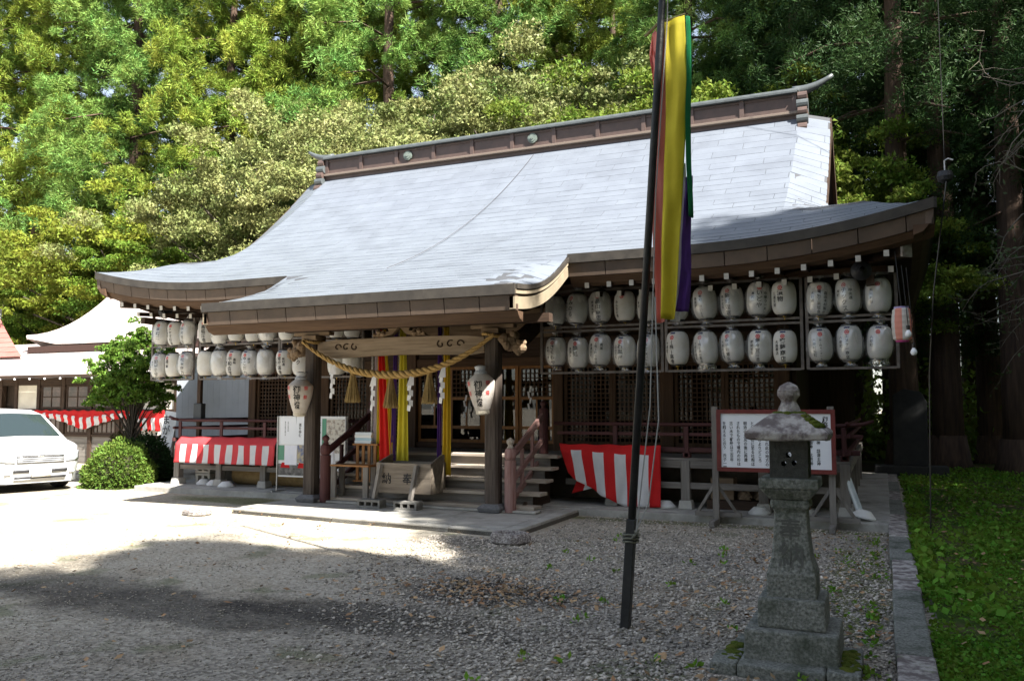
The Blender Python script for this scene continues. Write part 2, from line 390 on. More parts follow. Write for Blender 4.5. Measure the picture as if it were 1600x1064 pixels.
# front and back sheets
for side in (0, 1):
    roof.grid(48, NR, lambda a, b, s=side: ((XC+(2*a-1)*xh(b*4.7)), (EY+b*4.7) if s == 0 else (2*RY-EY-b*4.7), SZ(XC+(2*a-1)*xh(b*4.7), b*4.7)))
for sg in (-1, 1):   # side skirts
    def sk(a, b, sg=sg):
        d = b*DV; yy0 = EY+d; yy1 = 2*RY-EY-d; yy = yy0+(yy1-yy0)*a
        z = SZ(XC+sg*xh(d), d) if True else 0
        e = min(yy-yy0, yy1-yy); z -= .36*max(0, 1-d/3)**1.5*(1-max(0, 1-e/3.2)**2.3)
        if d > 1.3: z = SZ(XC+sg*xh(d), d)
        return (XC+sg*xh(d), yy, z)
    roof.grid(24, 10, sk)
roof.grid(20, 12, lambda a, b: (PX0+(PX1-PX0)*a, EY+PD*b, SZ(PX0+(PX1-PX0)*a, -1e-6+PD*b)))
roof_o = roof.build('roof', m_slatebase, hall, smooth=False)
# shingle courses on the front slope and the porch
SH = []
CH = .19
def course(d0, d1, xa, xb, off):
    x = xa-off
    while x < xb:
        x0, x1 = max(xa, x+.004), min(xb, x+.92-.004); x += .92
        if x1-x0 > .06:
            cs = [c_ for c_ in (XC-VX+.55, XC+VX-.55) if d1 > 1.2 and x0+.03 < c_ < x1-.03]
            for a_, b_ in ([(x0, cs[0]), (cs[0], x1)] if cs else [(x0, x1)]): SH.append((d0, d1, a_, b_))
d = PD; k = 0
while d < 4.62:
    d = 0.0 if abs(d) < .02 else d
    d1 = min(d+CH, 4.7); dm = max(d, 0)
    if d1 <= .02: course(d, d1, PX0, PX1, random.uniform(0, .9))
    else:
        h = xh(d); off = (k % 2)*.46+random.uniform(-.06, .06)
        course(d, d1, XC-h, XC+h, off)
    d = d1; k += 1
def shingle(mb, d0, d1, x0, x1):
    tl = random.uniform(.007, .013); n = 3
    X = [x0+(x1-x0)*i/(n-1) for i in range(n)]
    def cl(x, dd):
        if dd >= 0: hh = xh(dd); return max(XC-hh, min(XC+hh, x))
        return x
    dz = .004
    vs = [(cl(x, d0), EY+d0, SZ(cl(x, d0), d0)-.01) for x in X]+[(cl(x, d0), EY+d0, SZ(cl(x, d0), d0)+tl) for x in X]+[(cl(x, d1), EY+d1+.02, SZ(cl(x, d1), min(4.7, d1+.02) if d1 > 0 else d1+.02)+dz) for x in X]
    fs = []
    for i in range(n-1): fs += [(i, i+1, n+i+1, n+i), (n+i, n+i+1, 2*n+i+1, 2*n+i)]
    fs += [(0, n, 2*n), (n-1, 3*n-1, 2*n-1)]
    mb.add(vs, fs)
SH.sort(key=lambda s: (s[2]+s[3])**2/4+(EY+s[0])**2)
for s_ in SH[:290]:
    mb = MB(); shingle(mb, *s_); mb.build('shingle', m_slate, roof_o)
mb = MB()
for s_ in SH[290:]: shingle(mb, *s_)
struct(mb.build('shingles', m_slate, roof_o), 'stuff')

# eave fascia: built as a sweep of boards hanging under the sheet edge
def eave_pts(which, n=40):
    P = []
    if which == 'front_l': P = [(XC-HX+(PX0-XC+HX)*i/n, EY) for i in range(n+1)]
    if which == 'front_r': P = [(PX1+(XC+HX-PX1)*i/n, EY) for i in range(n+1)]
    return [Vector((x, y_, SZ(x, 0))) for x, y_ in P]
def band(mb, pts, outn, prof2):
    """prof2: list of (out, down); closed loop section swept along pts"""
    n = len(prof2); vs = []
    for p, o_ in zip(pts, outn): vs += [(p[0]+o_[0]*a, p[1]+o_[1]*a, p[2]-b) for a, b in prof2]
    fs = [(i*n+j, i*n+(j+1) % n, (i+1)*n+(j+1) % n, (i+1)*n+j) for i in range(len(pts)-1) for j in range(n)]
    fs += [tuple(range(n-1, -1, -1)), tuple((len(pts)-1)*n+j for j in range(n))]
    mb.add(vs, fs)
SEC1 = [(.03, -.012), (.03, .12), (-.06, .12), (-.06, -.0)]
SEC2 = [(-.005, .125), (-.035, .31), (-.10, .31), (-.10, .125)]
SEC3 = [(-.06, .315), (-.13, .40), (-.24, .44), (-.24, .315)]
m_cladd = M('fascia_lip', (.032, .028, .024), (.055, .048, .04), 5, .5)
def fascia(pts, outn, step):
    m = MB(); band(m, pts, outn, SEC1); m.build('fascia_lip', m_cladd, roof_o)
    m = MB(); band(m, pts, outn, SEC3); m.build('fascia_board', W('brown'), roof_o)
    # cladding plates
    L = 0; seg = [0]
    for i in range(1, len(pts)):
        L += (pts[i]-pts[i-1]).length
        if L >= step or i == len(pts)-1: seg.append(i); L = 0
    for a, b in zip(seg[:-1], seg[1:]):
        pp = [p.copy() for p in pts[a:b+1]]; dd = (pp[-1]-pp[0]).normalized()*.006; pp[0] = pp[0]+dd; pp[-1] = pp[-1]-dd
        m = MB(); band(m, pp, outn[a:b+1], SEC2); m.build('fascia_plate', m_clad, roof_o)
n_ = 60
fl = eave_pts('front_l', n_); fr = eave_pts('front_r', n_)
fascia(fl, [(0, -1)]*len(fl), .44); fascia(fr, [(0, -1)]*len(fr), .55)
for sg in (-1, 1):
    pts = []
    for i in range(n_+1):
        yy = EY+(2*RY-2*EY)*i/n_; e = min(yy-EY, 2*RY-EY-yy)
        pts.append(Vector((XC+sg*HX, yy, SZ(XC+sg*HX, 0)-.36*(1-max(0, 1-e/3.2)**2.3))))
    fascia(pts, [(sg, 0)]*len(pts), .9)
bk = [Vector((XC-HX+2*HX*i/n_, 2*RY-EY, SZ(XC-HX+2*HX*i/n_, 0))) for i in range(n_+1)]
fascia(bk, [(0, 1)]*len(bk), 1.4)
pf = [Vector((PX0+(PX1-PX0)*i/n_, EY+PD, SZ(PX0+(PX1-PX0)*i/n_, PD))) for i in range(n_+1)]
fascia(pf, [(0, -1)]*len(pf), .43)
# side verge of the porch roof
SECV = [(.03, -.012), (.03, .05), (-.05, .05), (-.05, 0)]
SECW = [(.012, .055), (.012, .11), (-.06, .11), (-.06, .055)]
SECX = [(.0, .145), (-.01, .30), (-.08, .30), (-.08, .145)]
SECY = [(-.03, .05), (-.03, .29), (-.085, .29), (-.085, .05)]
m_cream = M('verge_plate', (.30, .25, .175), (.23, .19, .135), 5, .5, obr=.05)
for px, sg in ((PX1, 1), (PX0, -1)):
    pts = [Vector((px, EY+.05+(PD-.05)*i/20, SZ(px, (PD)*i/20))) for i in range(21)]
    for sec, mt, nm in ((SECY, W('dark', 'y'), 'verge_core'), (SECV, m_cladd, 'verge_lip'), (SECW, m_cream, 'verge_plate'), (SECX, m_cream, 'verge_plate')):
        for a in range(0, 20, 5 if nm == 'verge_plate' else 20):
            m = MB(); band(m, pts[a:a+(6 if nm == 'verge_plate' else 21)], [(sg, 0)]*21, sec); m.build(nm, mt, roof_o)
    # curved bargeboard under the verge with white painted end
    m = MB(); bp = []
    for i in range(13):
        t_ = i/12; yy = 9.62+1.75*t_; zz = 2.86+.16*t_+.40*t_*t_
        bp.append((yy, zz))
    band(m, [Vector((px-sg*.16, a, b)) for a, b in bp], [(sg, 0)]*13, [(.03, -.28), (.03, 0), (-.03, 0), (-.03, -.28)]); m.build('bargeboard', W('dark', 'y'), roof_o)
    m = MB(); band(m, [Vector((px-sg*.16, a, b)) for a, b in bp], [(sg, 0)]*13, [(.038, -.022), (.038, .02), (-.034, .02), (-.034, -.0)]); m.build('bargeboard_lit_edge', m_white, roof_o)  # white strip painted as sunlight along the board's lower edge
    MB().bx(px-sg*.16-.034, px-sg*.16+.034, 9.597, 9.615, 2.86, 3.15).build('bargeboard_end', m_white, roof_o)
# soffits
MB().grid(30, 4, lambda a, b: (XC+(2*a-1)*(HX-.2-b*1.5), EY+.2+b*2.2, SZ(XC+(2*a-1)*(HX-.2), 0)*(1-b)-.40*(1-b)+3.52*b)).build('soffit', W('dark', 'y'), roof_o)
for sg in (-1, 1):
    MB().grid(4, 20, lambda b, a, sg=sg: (XC+sg*(HX-.2-b*1.7), EY+.2+b*2.2+(9.0-b*4.4)*a, (3.40+.36*(max(0, abs(2*a-1)-.5)/.5)**2.3)*(1-b)+3.52*b)).build('soffit', W('dark', 'x'), roof_o)
MB().grid(10, 6, lambda a, b: (PX0+.12+(PX1-PX0-.24)*a, EY+PD+.15+(1.75)*b, SZ(-6.6, PD*(1-b))-.36+.05*b)).build('soffit', W('dark', 'y'), roof_o)
MB().bx(XC-HX+.6, XC+HX-.6, EY+.6, 2*RY-EY-.6, 3.50, 3.53).build('ceiling_board', W('dark'), hall)
# rafters, two tiers with white painted ends
def rafter(p, q, w_, h_, name='rafter'):
    m = MB(); p, q = Vector(p), Vector(q); m.bar(p, q, w_, h_)
    d_ = (p-q).normalized(); m.bar(p+d_*.001, p+d_*.007, w_+.004, h_+.004, 1)
    return m
x = -13.1; N1 = 0
while x < .2:
    if not (PX0-.1 < x < PX1+.05):
        lift = SZ(x, 0)-3.78
        rafter((x, 11.44, 3.345+lift*.75), (x, 13.6, 3.62+lift*.2), .06, .075).build('rafter', [W('dark', 'y'), M('rafter_end', (.52, .50, .46), (.40, .38, .34), 14, .7)], roof_o)
        rafter((x+.05, 11.78, 3.25+lift*.5), (x+.05, 13.6, 3.5), .06, .075).build('rafter', [W('dark', 'y'), M('rafter_end', (.52, .50, .46), (.40, .38, .34), 14, .7)], roof_o)
    x += .33
x = PX0+.28
while x < PX1-.2:
    rafter((x, 9.62, 2.80), (x, 11.3, 3.25), .055, .075).build('rafter', [W('dark', 'y'), M('rafter_end', (.52, .50, .46), (.40, .38, .34), 14, .7)], roof_o)
    rafter((x+.07, 9.98, 2.77), (x+.07, 11.3, 3.12), .055, .065).build('rafter', [W('dark', 'y'), M('rafter_end', (.52, .50, .46), (.40, .38, .34), 14, .7)], roof_o)
    x += .285
for sg in (-1, 1):   # hip rafters
    a = Vector((XC+sg*(HX-.33), EY+.33, 3.575)); b = Vector((XC+sg*4.6, 13.9, 3.57))
    m = MB().bar(a, b, .15, .17); d_ = (a-b).normalized(); m.bar(a+d_*.001, a+d_*.035, .156, .176, 1)
    m.build('hip_rafter', [W('dark', 'y'), M('weathered_end', (.42, .40, .38), (.25, .2, .17), 12)], roof_o)
    MB().bx(XC+sg*6.4-.05, XC+sg*6.4+.05, 11.75, 20.2, 3.18, 3.3).build('side_purlin', W('dark', 'y'), roof_o)
MB().bx(-13.0, PX0, 12.1, 12.22, 3.38, 3.47).build('eave_purlin', W('dark'), roof_o)
MB().bx(PX1, .1, 12.1, 12.22, 3.38, 3.47).build('eave_purlin', W('brown'), roof_o)
# gables
for sg in (-1, 1):
    xg = XC+sg*5.3
    MB().ext([(xg, 13.7, 4.6), (xg, 16, 6.5), (xg, 18.3, 4.6)], (sg*.05, 0, 0)).build('gable_wall', W('dark', 'z'), hall)
    for s2 in (-1, 1):
        pts = [Vector((XC+sg*VX, RY+s2*(4.7-dd), SZ(XC+sg*VX, dd))) for dd in np.linspace(DV+.02, 4.7, 14)]
        m = MB(); band(m, pts, [(sg, 0)]*14, [(.01, -.01), (.01, .24), (-.05, .24), (-.05, .0)]); m.build('gable_bargeboard', W('dark', 'y'), roof_o)
# ridge
def cyl_x(m, x0, x1, y, z, r, n=14, mi=0): m.tube([(x0, y, z), (x1, y, z)], r, n, mi)
RX = 5.25
MB().bx(XC-RX, XC+RX, RY-.17, RY+.17, 6.85, 7.32).build('ridge_wall', m_copper, roof_o)
MB().bx(XC-RX, XC+RX, RY-.24, RY+.24, 6.93, 6.985).build('ridge_sill', M('sill_metal', (.16, .125, .10), rough=.45, spec=.5), roof_o, bevel=.01)
m = MB(); m.bx(XC-RX, XC+RX, RY-.27, RY+.27, 7.325, 7.36); m.ext([(XC-RX-.02, RY+math.cos(a)*.25, 7.36+math.sin(a)*.10) for a in np.linspace(0, math.pi, 9)], (2*RX+.04, 0, 0)); m.build('ridge_cap', m_patina, roof_o)
x = XC-RX+.05
nb = 11
for i in range(nb+1):
    xx = XC-RX+.06+(2*RX-.12)*i/nb
    MB().bx(xx-.04, xx+.04, RY-.205, RY-.172, 6.99, 7.32).build('ridge_batten', m_copper, roof_o)
for z in (7.01, 7.29): MB().bx(XC-RX, XC+RX, RY-.19, RY-.172, z-.02, z+.02).build('ridge_batten', m_copper, roof_o)
m_crest = M('crest_patina', (.17, .205, .18), (.12, .145, .13), 10, .5)
for xx in (-9.5, -6.5, -3.5):
    m = MB(); m.tube([(xx, RY-.175, 7.16), (xx, RY-.225, 7.16)], .105, 20); m.tube([(xx, RY-.226, 7.16), (xx, RY-.24, 7.16)], .075, 16); m.tube([(xx, RY-.241, 7.16), (xx, RY-.255, 7.16)], .03, 10)
    m.build('ridge_crest', m_crest, roof_o)
for sg in (-1, 1):
    x0 = XC+sg*(RX+.0); x1 = XC+sg*(RX+.16)
    for i, (zz, r_) in enumerate(((6.62, .10), (6.80, .085), (6.95, .085), (7.1, .09), (7.25, .09))):
        m = MB(); m.tube([(min(x0, x1)-.02*(i % 2), RY-.30+.03*(i), zz), (max(x0, x1)+.02*(i % 2), RY-.30+.03*i, zz)], r_, 12)
        m.bx(min(x0, x1), max(x0, x1), RY-.28+.03*i, RY+.28-.03*i, zz-.07, zz+.07)
        m.build('ridge_end_roll', m_patina if i % 2 else m_copper, roof_o)
    pts = [(XC+sg*(RX-.1+.70*t_), RY, 7.41+.02*t_+.21*t_**2.2) for t_ in np.linspace(0, 1, 9)]
    MB().tube(pts, [.115-.08*t_ for t_ in np.linspace(0, 1, 9)], 12).build('ridge_horn', m_patina, roof_o, smooth=True)
pts = []
for t_ in np.linspace(0, 1, 16):
    xx = -6.45-.62*t_; dd = 4.45-4.6*t_; pts.append((xx, EY+dd, SZ(xx, dd)+.045))
MB().tube(pts, .005, 5).build('roof_cable', M('cable_grey', (.07, .07, .075), rough=.6), roof_o)

# walls, posts, lattice
WY = 13.6
PXS = [-11.75, -9.95, -8.0, -5.1, -3.19, -1.39]
for x in PXS: MB().bx(x-.09, x+.09, WY-.09, WY+.09, .8, 3.5).build('post', W('brown', 'z'), hall, bevel=.012)
for x0, x1 in zip(PXS[:-1], PXS[1:]):
    MB().bx(x0+.092, x1-.092, WY-.06, WY+.06, 2.32, 2.46).build('lintel', W('brown'), hall)
    MB().bx(x0+.092, x1-.092, WY-.02, WY+.02, 2.465, 3.5).build('wall_board', W('dark'), hall)
    MB().bx(x0+.092, x1-.092, WY-.055, WY+.055, .86, .95).build('sill_beam', W('brown'), hall)
MB().bx(-11.9, -1.2, WY-.13, WY-.095, 2.62, 2.78).build('nageshi_beam', W('dark'), hall)
m_paperdoor = M('old_paper', (.32, .30, .26), (.22, .2, .17), 4, .9)
def lattice(x0, x1, z0, z1, y, nx, nz, parent, mat):
    m = MB(); b = .018
    for i in range(nx+1): xx = x0+(x1-x0)*i/nx; m.bx(xx-b/2, xx+b/2, y-.015, y+.012, z0, z1)
    for j in range(nz+1): zz = z0+(z1-z0)*j/nz; m.bx(x0, x1, y-.011, y+.009, zz-b/2, zz+b/2)
    return m.build('lattice', mat, parent)
def panel(x0, x1, z0, z1, y):
    m = MB(); f = .05
    m.bx(x0, x0+f, y-.025, y+.025, z0, z1); m.bx(x1-f, x1, y-.025, y+.025, z0, z1)
    m.bx(x0+f+.001, x1-f-.001, y-.024, y+.024, z0, z0+f); m.bx(x0+f+.001, x1-f-.001, y-.024, y+.024, z1-f, z1)
    p = m.build('lattice_panel', W('brown', 'z'), hall)
    w_, h_ = x1-x0-2*f, z1-z0-2*f
    lattice(x0+f, x1-f, z0+f, z1-f, y, max(3, round(w_/.075)), max(3, round(h_/.075)), p, W('brown', 'z'))
    return p
for x0, x1 in ((-11.75, -9.95), (-9.95, -8.0), (-5.1, -3.19), (-3.19, -1.39)):
    a, b = x0+.095, x1-.095; mid = (a+b)/2
    panel(a, mid-.002, .955, 2.315, WY-.01); panel(mid+.002, b, .955, 2.315, WY-.01)
    MB().bx(a, b, WY+.05, WY+.056, .955, 2.315).build('glass_backing', m_dimglass, hall)
# central sliding doors with glass
dx = (2.9-.19)/4
for i in range(4):
    x0 = -8.0+.095+dx*i; x1 = x0+dx; yy = WY-.01+(.035 if i in (0, 3) else 0)
    m = MB(); f = .055
    m.bx(x0, x0+f, yy-.016, yy+.016, .955, 2.315); m.bx(x1-f, x1, yy-.016, yy+.016, .955, 2.315)
    for z in (.955, 1.2, 1.72, 2.26): m.bx(x0+f+.001, x1-f-.001, yy-.015, yy+.015, z, z+.055)
    m.bx((x0+x1)/2-.015, (x0+x1)/2+.015, yy-.012, yy+.012, 1.256, 1.719)
    dr = m.build('sliding_door', W('amber', 'z'), hall)
    for z0, z1 in ((1.01, 1.2), (1.255, 1.72), (1.775, 2.26)):
        MB().bx(x0+f, x1-f, yy-.003, yy+.003, z0, z1).build('pane', m_glass, dr)
    if i in (0, 1, 3): lattice(x0+f, x1-f, 1.775, 2.26, yy-.012, 7, 6, dr, W('brown', 'z'))
# interior shell
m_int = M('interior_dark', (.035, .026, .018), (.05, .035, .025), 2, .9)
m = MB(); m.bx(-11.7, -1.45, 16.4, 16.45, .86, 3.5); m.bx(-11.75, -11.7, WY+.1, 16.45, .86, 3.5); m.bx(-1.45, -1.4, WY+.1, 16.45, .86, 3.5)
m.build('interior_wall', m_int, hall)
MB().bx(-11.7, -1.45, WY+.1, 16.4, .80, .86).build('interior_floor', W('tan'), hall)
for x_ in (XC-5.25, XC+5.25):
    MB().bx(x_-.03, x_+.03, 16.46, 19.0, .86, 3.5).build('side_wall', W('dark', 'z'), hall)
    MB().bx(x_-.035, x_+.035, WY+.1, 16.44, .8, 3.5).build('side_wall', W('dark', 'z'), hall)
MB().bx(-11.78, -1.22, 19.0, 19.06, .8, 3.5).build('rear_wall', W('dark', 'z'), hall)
MB().bx(-12.3, -.7, 13.3, 13.36, .11, .72).build('foundation_wall', M('foundation', (.13, .11, .085), (.07, .06, .05), 3, .95), hall)
for x_ in (-12.3, -.76): MB().bx(x_, x_+.06, 13.37, 19.5, .11, .72).build('foundation_wall', MATS['foundation'], hall)
MB().bx(-1.2, -.45, 15.9, 15.96, .852, 3.45).build('side_screen', W('dark', 'z'), hall); MB().bx(-1.2, -.45, 14.6, 14.66, 2.3, 3.45).build('side_screen', W('dark', 'z'), hall)
# veranda
for i in range(6):
    y0 = 12.36+i*.20
    MB().bx(-12.62, -.42, y0+.003, y0+.197, .815, .85+random.uniform(-.002, .002)).build('deck_board', W('grey'), hall)
for sg in (0, 1):
    for i in range(5):
        x0 = -12.62+i*.2 if sg == 0 else -.42-i*.2-.2
        MB().bx(x0+.003, x0+.197, 13.565, 19.6, .815, .85).build('deck_board', W('grey', 'y'), hall)
def beam(*a, nm='veranda_beam', k='grey', ax='x'): return MB().bx(*a).build(nm, W(k, ax), hall, bevel=.008)
for x0, x1 in ((-12.62, -8.55), (-4.55, -.42)):
    beam(x0, x1, 12.37, 12.47, .70, .813); beam(x0, x1, 12.38, 12.44, .40, .49)
beam(-.52, -.42, 12.475, 19.5, .70, .812, ax='y'); beam(-12.62, -12.52, 12.475, 19.5, .70, .812, ax='y')
for x in (-12.55, -11.5, -10.45, -9.4, -3.8, -2.68, -1.58, -.5):
    beam(x-.065, x+.065, 12.36-.01, 12.48, .235, .813, nm='veranda_post', ax='z')
    MB().frust((x, 12.415), (.105, .105), (.085, .085), .112, .235).build('post_footing', m_conc, hall, bevel=.008)
for y_ in (14, 15.6, 17.2, 18.8):
    beam(-.56, -.44, y_, y_+.12, .112, .813, nm='veranda_post', ax='z')
# railing
RZ = (1.0, 1.19, 1.34)
for x0, x1, cu in ((-12.75, -8.35, -1), (-4.75, -.2, 1)):
    r1 = [(x0, 12.42), (x1, 12.42)]
    beam(x0+.1, x1-.1, 12.39, 12.45, .93, 1.0, nm='rail', k='red'); beam(x0+.06, x1-.06, 12.395, 12.445, 1.165, 1.215, nm='rail', k='grey' if 0 else 'red')
    e = x0 if cu < 0 else x1; i_ = x1 if cu < 0 else x0
    pts = [(i_, 12.42, 1.335), (e-cu*.35, 12.42, 1.335), (e-cu*.2, 12.42, 1.34), (e-cu*.05, 12.42, 1.36), (e+cu*.08, 12.42, 1.40)]
    MB().tube(pts, [.028, .028, .028, .027, .024], 10).build('rail', W('red'), hall, smooth=True)
    n = 4; 
    for i in range(n):
        xx = (-12.5+i*1.03) if cu < 0 else (-.5-i*1.08)
        beam(xx-.035, xx+.035, 12.36, 12.388, .86, 1.31, nm='rail_post', k='red', ax='z')
        beam(xx-.055, xx+.055, 12.36, 12.48, .851, .928, nm='rail_block', k='red')
for x in (-.45, -12.6):
    MB().tube([(x, 12.25, 1.37), (x, 12.42, 1.345), (x, 19.2, 1.335)], .027, 10).build('rail', W('red', 'y'), hall, smooth=True)
    beam(x-.025, x+.025, 12.3, 19.2, 1.165, 1.214, nm='rail', k='red', ax='y'); beam(x-.03, x+.03, 12.3, 19.2, .93, .998, nm='rail', k='red', ax='y')
# stairs
for k in range(5):
    z = .17*(k+1); y0 = 11.15+.24*k
    MB().bx(-8.5, -4.58-.0*k, y0, y0+.30, z-.045, z).build('stair_tread', W('pale'), hall, bevel=.006)
    MB().bx(-8.47, -4.72, y0+.05, y0+.075, z-.168, z-.046).build('stair_riser', W('grey'), hall)
for x in (-8.3, -4.85):
    MB().ext([(x, 11.25, .09), (x, 12.36, .09), (x, 12.36, .70), (x, 11.25, .11)], (.05, 0, 0)).build('stair_string', W('dark', 'y'), hall)
MB().bx(-8.55, -4.52, 11.06, 11.30, .087, .122).build('stair_sill', m_conc, hall, bevel=.01)
def finial(x, y, z, s, mat, par):
    pr = [(.055, 0), (.06, .015), (.045, .03), (.04, .055), (.066, .09), (.07, .115), (.055, .145), (.028, .165), (.008, .182)]
    return MB().lathe([(r*s, h*s) for r, h in pr], 16, (x, y, z)).build('newel_finial', mat, par, smooth=True)
for x, wd in ((-8.15, 'red'), (-4.93, 'worn')):
    p = MB(); p.lathe([(.085, 0), (.085, .74)], 16, (x, 11.12, .09)); p.lathe([(.07, 0), (.085, .03), (.085, .10), (.075, .14), (.06, .16)], 16, (x, 11.12, .84)); p.lathe([(.06, 0), (.06, .06)], 12, (x, 11.12, .79))
    nw = p.build('newel_post', W(wd, 'z'), hall, smooth=False); finial(x, 11.12, 1.0, .85, W(wd, 'z') if wd == 'red' else W('pale', 'z'), nw)
    p = MB(); p.lathe([(.075, 0), (.075, .7)], 14, (x, 12.42, .86)); nw2 = p.build('newel_post', W('red', 'z'), hall); finial(x, 12.42, 1.56, .8, W('red', 'z'), nw2)
    for a, b in ((.92, .10), (.55, .075), (.28, .085)):
        MB().bar((x, 11.2, a-.02), (x, 12.37, a+.53), .045, b).build('stair_rail', W(wd, 'y'), hall)
    MB().bar((x, 11.55, .40), (x, 11.55, .98), .04, .06).build('stair_rail_post', W(wd, 'z'), hall); MB().bar((x, 11.95, .60), (x, 11.95, 1.2), .04, .06).build('stair_rail_post', W(wd, 'z'), hall)
# porch posts and rainbow beam
for x, k in ((-8.42, 'dark'), (-5.20, 'grey')):
    c = .03; h = .105; y0 = 11.12-.0
    poly = [(x-h+c, y0-h), (x+h-c, y0-h), (x+h, y0-h+c), (x+h, y0+h-c), (x+h-c, y0+h), (x-h+c, y0+h), (x-h, y0+h-c), (x-h, y0-h+c)]
    pp = MB().ext([(a, b, .2) for a, b in poly], (0, 0, 2.46)).build('porch_post', wood('post_wood', (.03, .021, .016), (.10, .08, .066), 'z'), hall)
    b = MB(); b.frust((x, y0), (.16, .16), (.185, .185), .088, .15); b.frust((x, y0), (.185, .185), (.12, .12), .1501, .205); b.build('post_base', M('dark_stone', (.10, .10, .105), (.16, .16, .165), 20, .7), hall, bevel=.01)
    MB().bx(x-.14, x+.14, y0-.14, y0+.14, 2.66, 2.74).build('bracket_block', W('tan'), hall, bevel=.01)
    MB().bx(x-.35, x+.35, y0-.07, y0+.07, 2.742, 2.80).build('bracket_arm', W('tan'), hall, bevel=.01)
    # carved beast head on the outer beam end
    sg = -1 if x < -6.6 else 1
    hd = MB(); cx = x+sg*.28
    for (ox, oy, oz, r_) in ((0, 0, 0, .12), (.10, 0, -.05, .10), (.17, 0, -.075, .075), (.05, 0, .09, .08), (.15, -.05, .0, .04), (.15, .05, .0, .04), (-.08, -.06, .05, .09), (-.08, .06, .05, .09), (.2, 0, -.0, .045), (.12, 0, -.14, .05), (.06, -.07, .13, .045), (.06, .07, .13, .045), (-.02, -.1, -.04, .07), (-.02, .1, -.04, .07)):
        for q in range(4):
            hd.lathe([(r_*.35*(1+.1*q % 2), -r_), (r_*.85, -r_*.5), (r_*1.0, 0), (r_*.8, r_*.55), (r_*.3, r_)], 9, (cx+sg*ox, y0+oy, 2.52+oz), jit=lambda i, j: random.uniform(.85, 1.12)) if q == 0 else None
    hd.build('carved_head', W('tan', 'y'), hall)
    pts = [(x+sg*.02, y0+.1, 2.5), (x, 11.6, 2.52), (x, 12.3, 2.72), (x, 13.0, 3.05), (x, 13.5, 3.1)]
    m = MB()
    for a, b2 in zip(pts[:-1], pts[1:]): m.bar(a, b2, .13, .24)
    m.build('curved_tie_beam', W('dark', 'y'), hall)
bm = MB()
bp = [(-8.30, 2.40), (-8.0, 2.365), (-7.3, 2.385), (-6.8, 2.395), (-6.3, 2.385), (-5.6, 2.365), (-5.32, 2.40)]
tp = [(-5.32, 2.62), (-5.6, 2.655), (-6.3, 2.665), (-6.8, 2.67), (-7.3, 2.665), (-8.0, 2.655), (-8.30, 2.62)]
rb = bm.ext([(a, 11.05, b) for a, b in bp+tp], (0, .15, 0)).build('rainbow_beam', wood('beam_wood', (.20, .15, .10), (.36, .285, .21), 'x'), hall, bevel=.012)
for sg, xx in ((1, -7.9), (-1, -5.72)):   # carved cloud scrolls
    m = MB()
    for k in range(3):
        cx = xx+sg*k*.16; pts = [(cx+(.07-.010*q*.5)*math.cos(q*.5+k), 11.045, 2.53+(.06-.008*q*.5)*math.sin(q*.5+k)) for q in range(11)]
        m.tube(pts, .011, 6)
    m.build('scroll_carving', W('dark'), rb)
m = MB(); yk = 11.1
for s in (-1, 1):
    m.ext([(-6.78+s*a, yk-.05, b) for a, b in ((.0, 2.94), (.12, 2.94), (.12, 2.86), (.2, 2.83), (.18, 2.76), (.36, 2.74), (.48, 2.68), (.3, 2.675), (.12, 2.71), (.05, 2.78), (.0, 2.82))][::s], (0, .10, 0))
    for q in ((.2, 2.9, .04), (.36, 2.75, .045), (.28, 2.72, .05), (.44, 2.71, .03)): m.lathe([(.4*q[2], -q[2]), (q[2], 0), (.4*q[2], q[2])], 9, (-6.78+s*q[0], yk-.05, q[1]))
m.bx(-6.98, -6.58, yk-.07, yk+.07, 2.945, 2.99)
m.build('frog_leg_strut', W('tan'), hall)
MB().bx(-8.95, -4.3, 11.05, 11.2, 2.805, 2.93).build('porch_purlin', W('dark'), hall)
MB().bx(-8.0, -5.1, WY-.16, WY-.13, 2.8, 3.3).build('votive_board', W('tan'), hall)
# grey metal-clad side wing on the left
aw = thing('metal_wing', 'pale grey metal-clad wing wall behind the left end of the veranda', 'annex', (-14.2, 15.4, 0))
nb = 14
for i in range(nb):
    x0 = -15.5+i*.19
    MB().bx(x0+.002, x0+.188, 15.2, 15.23+.0, .2, 2.75).build('wall_panel', M('wing_metal', (.42, .45, .50), (.36, .385, .43), 2, .6, obr=.03), aw)
MB().bx(-15.5, -12.84, 15.235, 18, .2, 2.74).build('core', m_int, aw)
MB().bx(-15.6, -12.75, 15.0, 18, 2.755, 2.85).build('wing_roof', m_copper, aw)
MB().bx(-12.83, -12.0, 15.24, 15.3, .2, 2.75).build('dark_boards', W('dark', 'z'), aw)
m = MB(); [m.bx(-12.8, -12.05, 15.2, 15.235, z, z+.05) for z in (.9, 1.55, 2.2)]; m.bx(-12.8, -12.76, 15.198, 15.236, .9, 2.25); m.build('yellow_frame', M('yellow_trim', (.45, .32, .05), rough=.6), aw)

# dark downpipe post beside left lantern rack
dp = thing('conduit_post', 'dark upright conduit post with a switch box beside the left lantern rack', 'post', (-12.2, 12.55, .85))
MB().bx(-12.24, -12.16, 12.52, 12.59, .851, 3.4).build('conduit', W('dark', 'z'), dp)
MB().bx(-12.3, -12.1, 12.49, 12.62, 1.3, 1.66).build('switch_box', M('dark_metal', (.04, .045, .05), rough=.5), dp, bevel=.015)

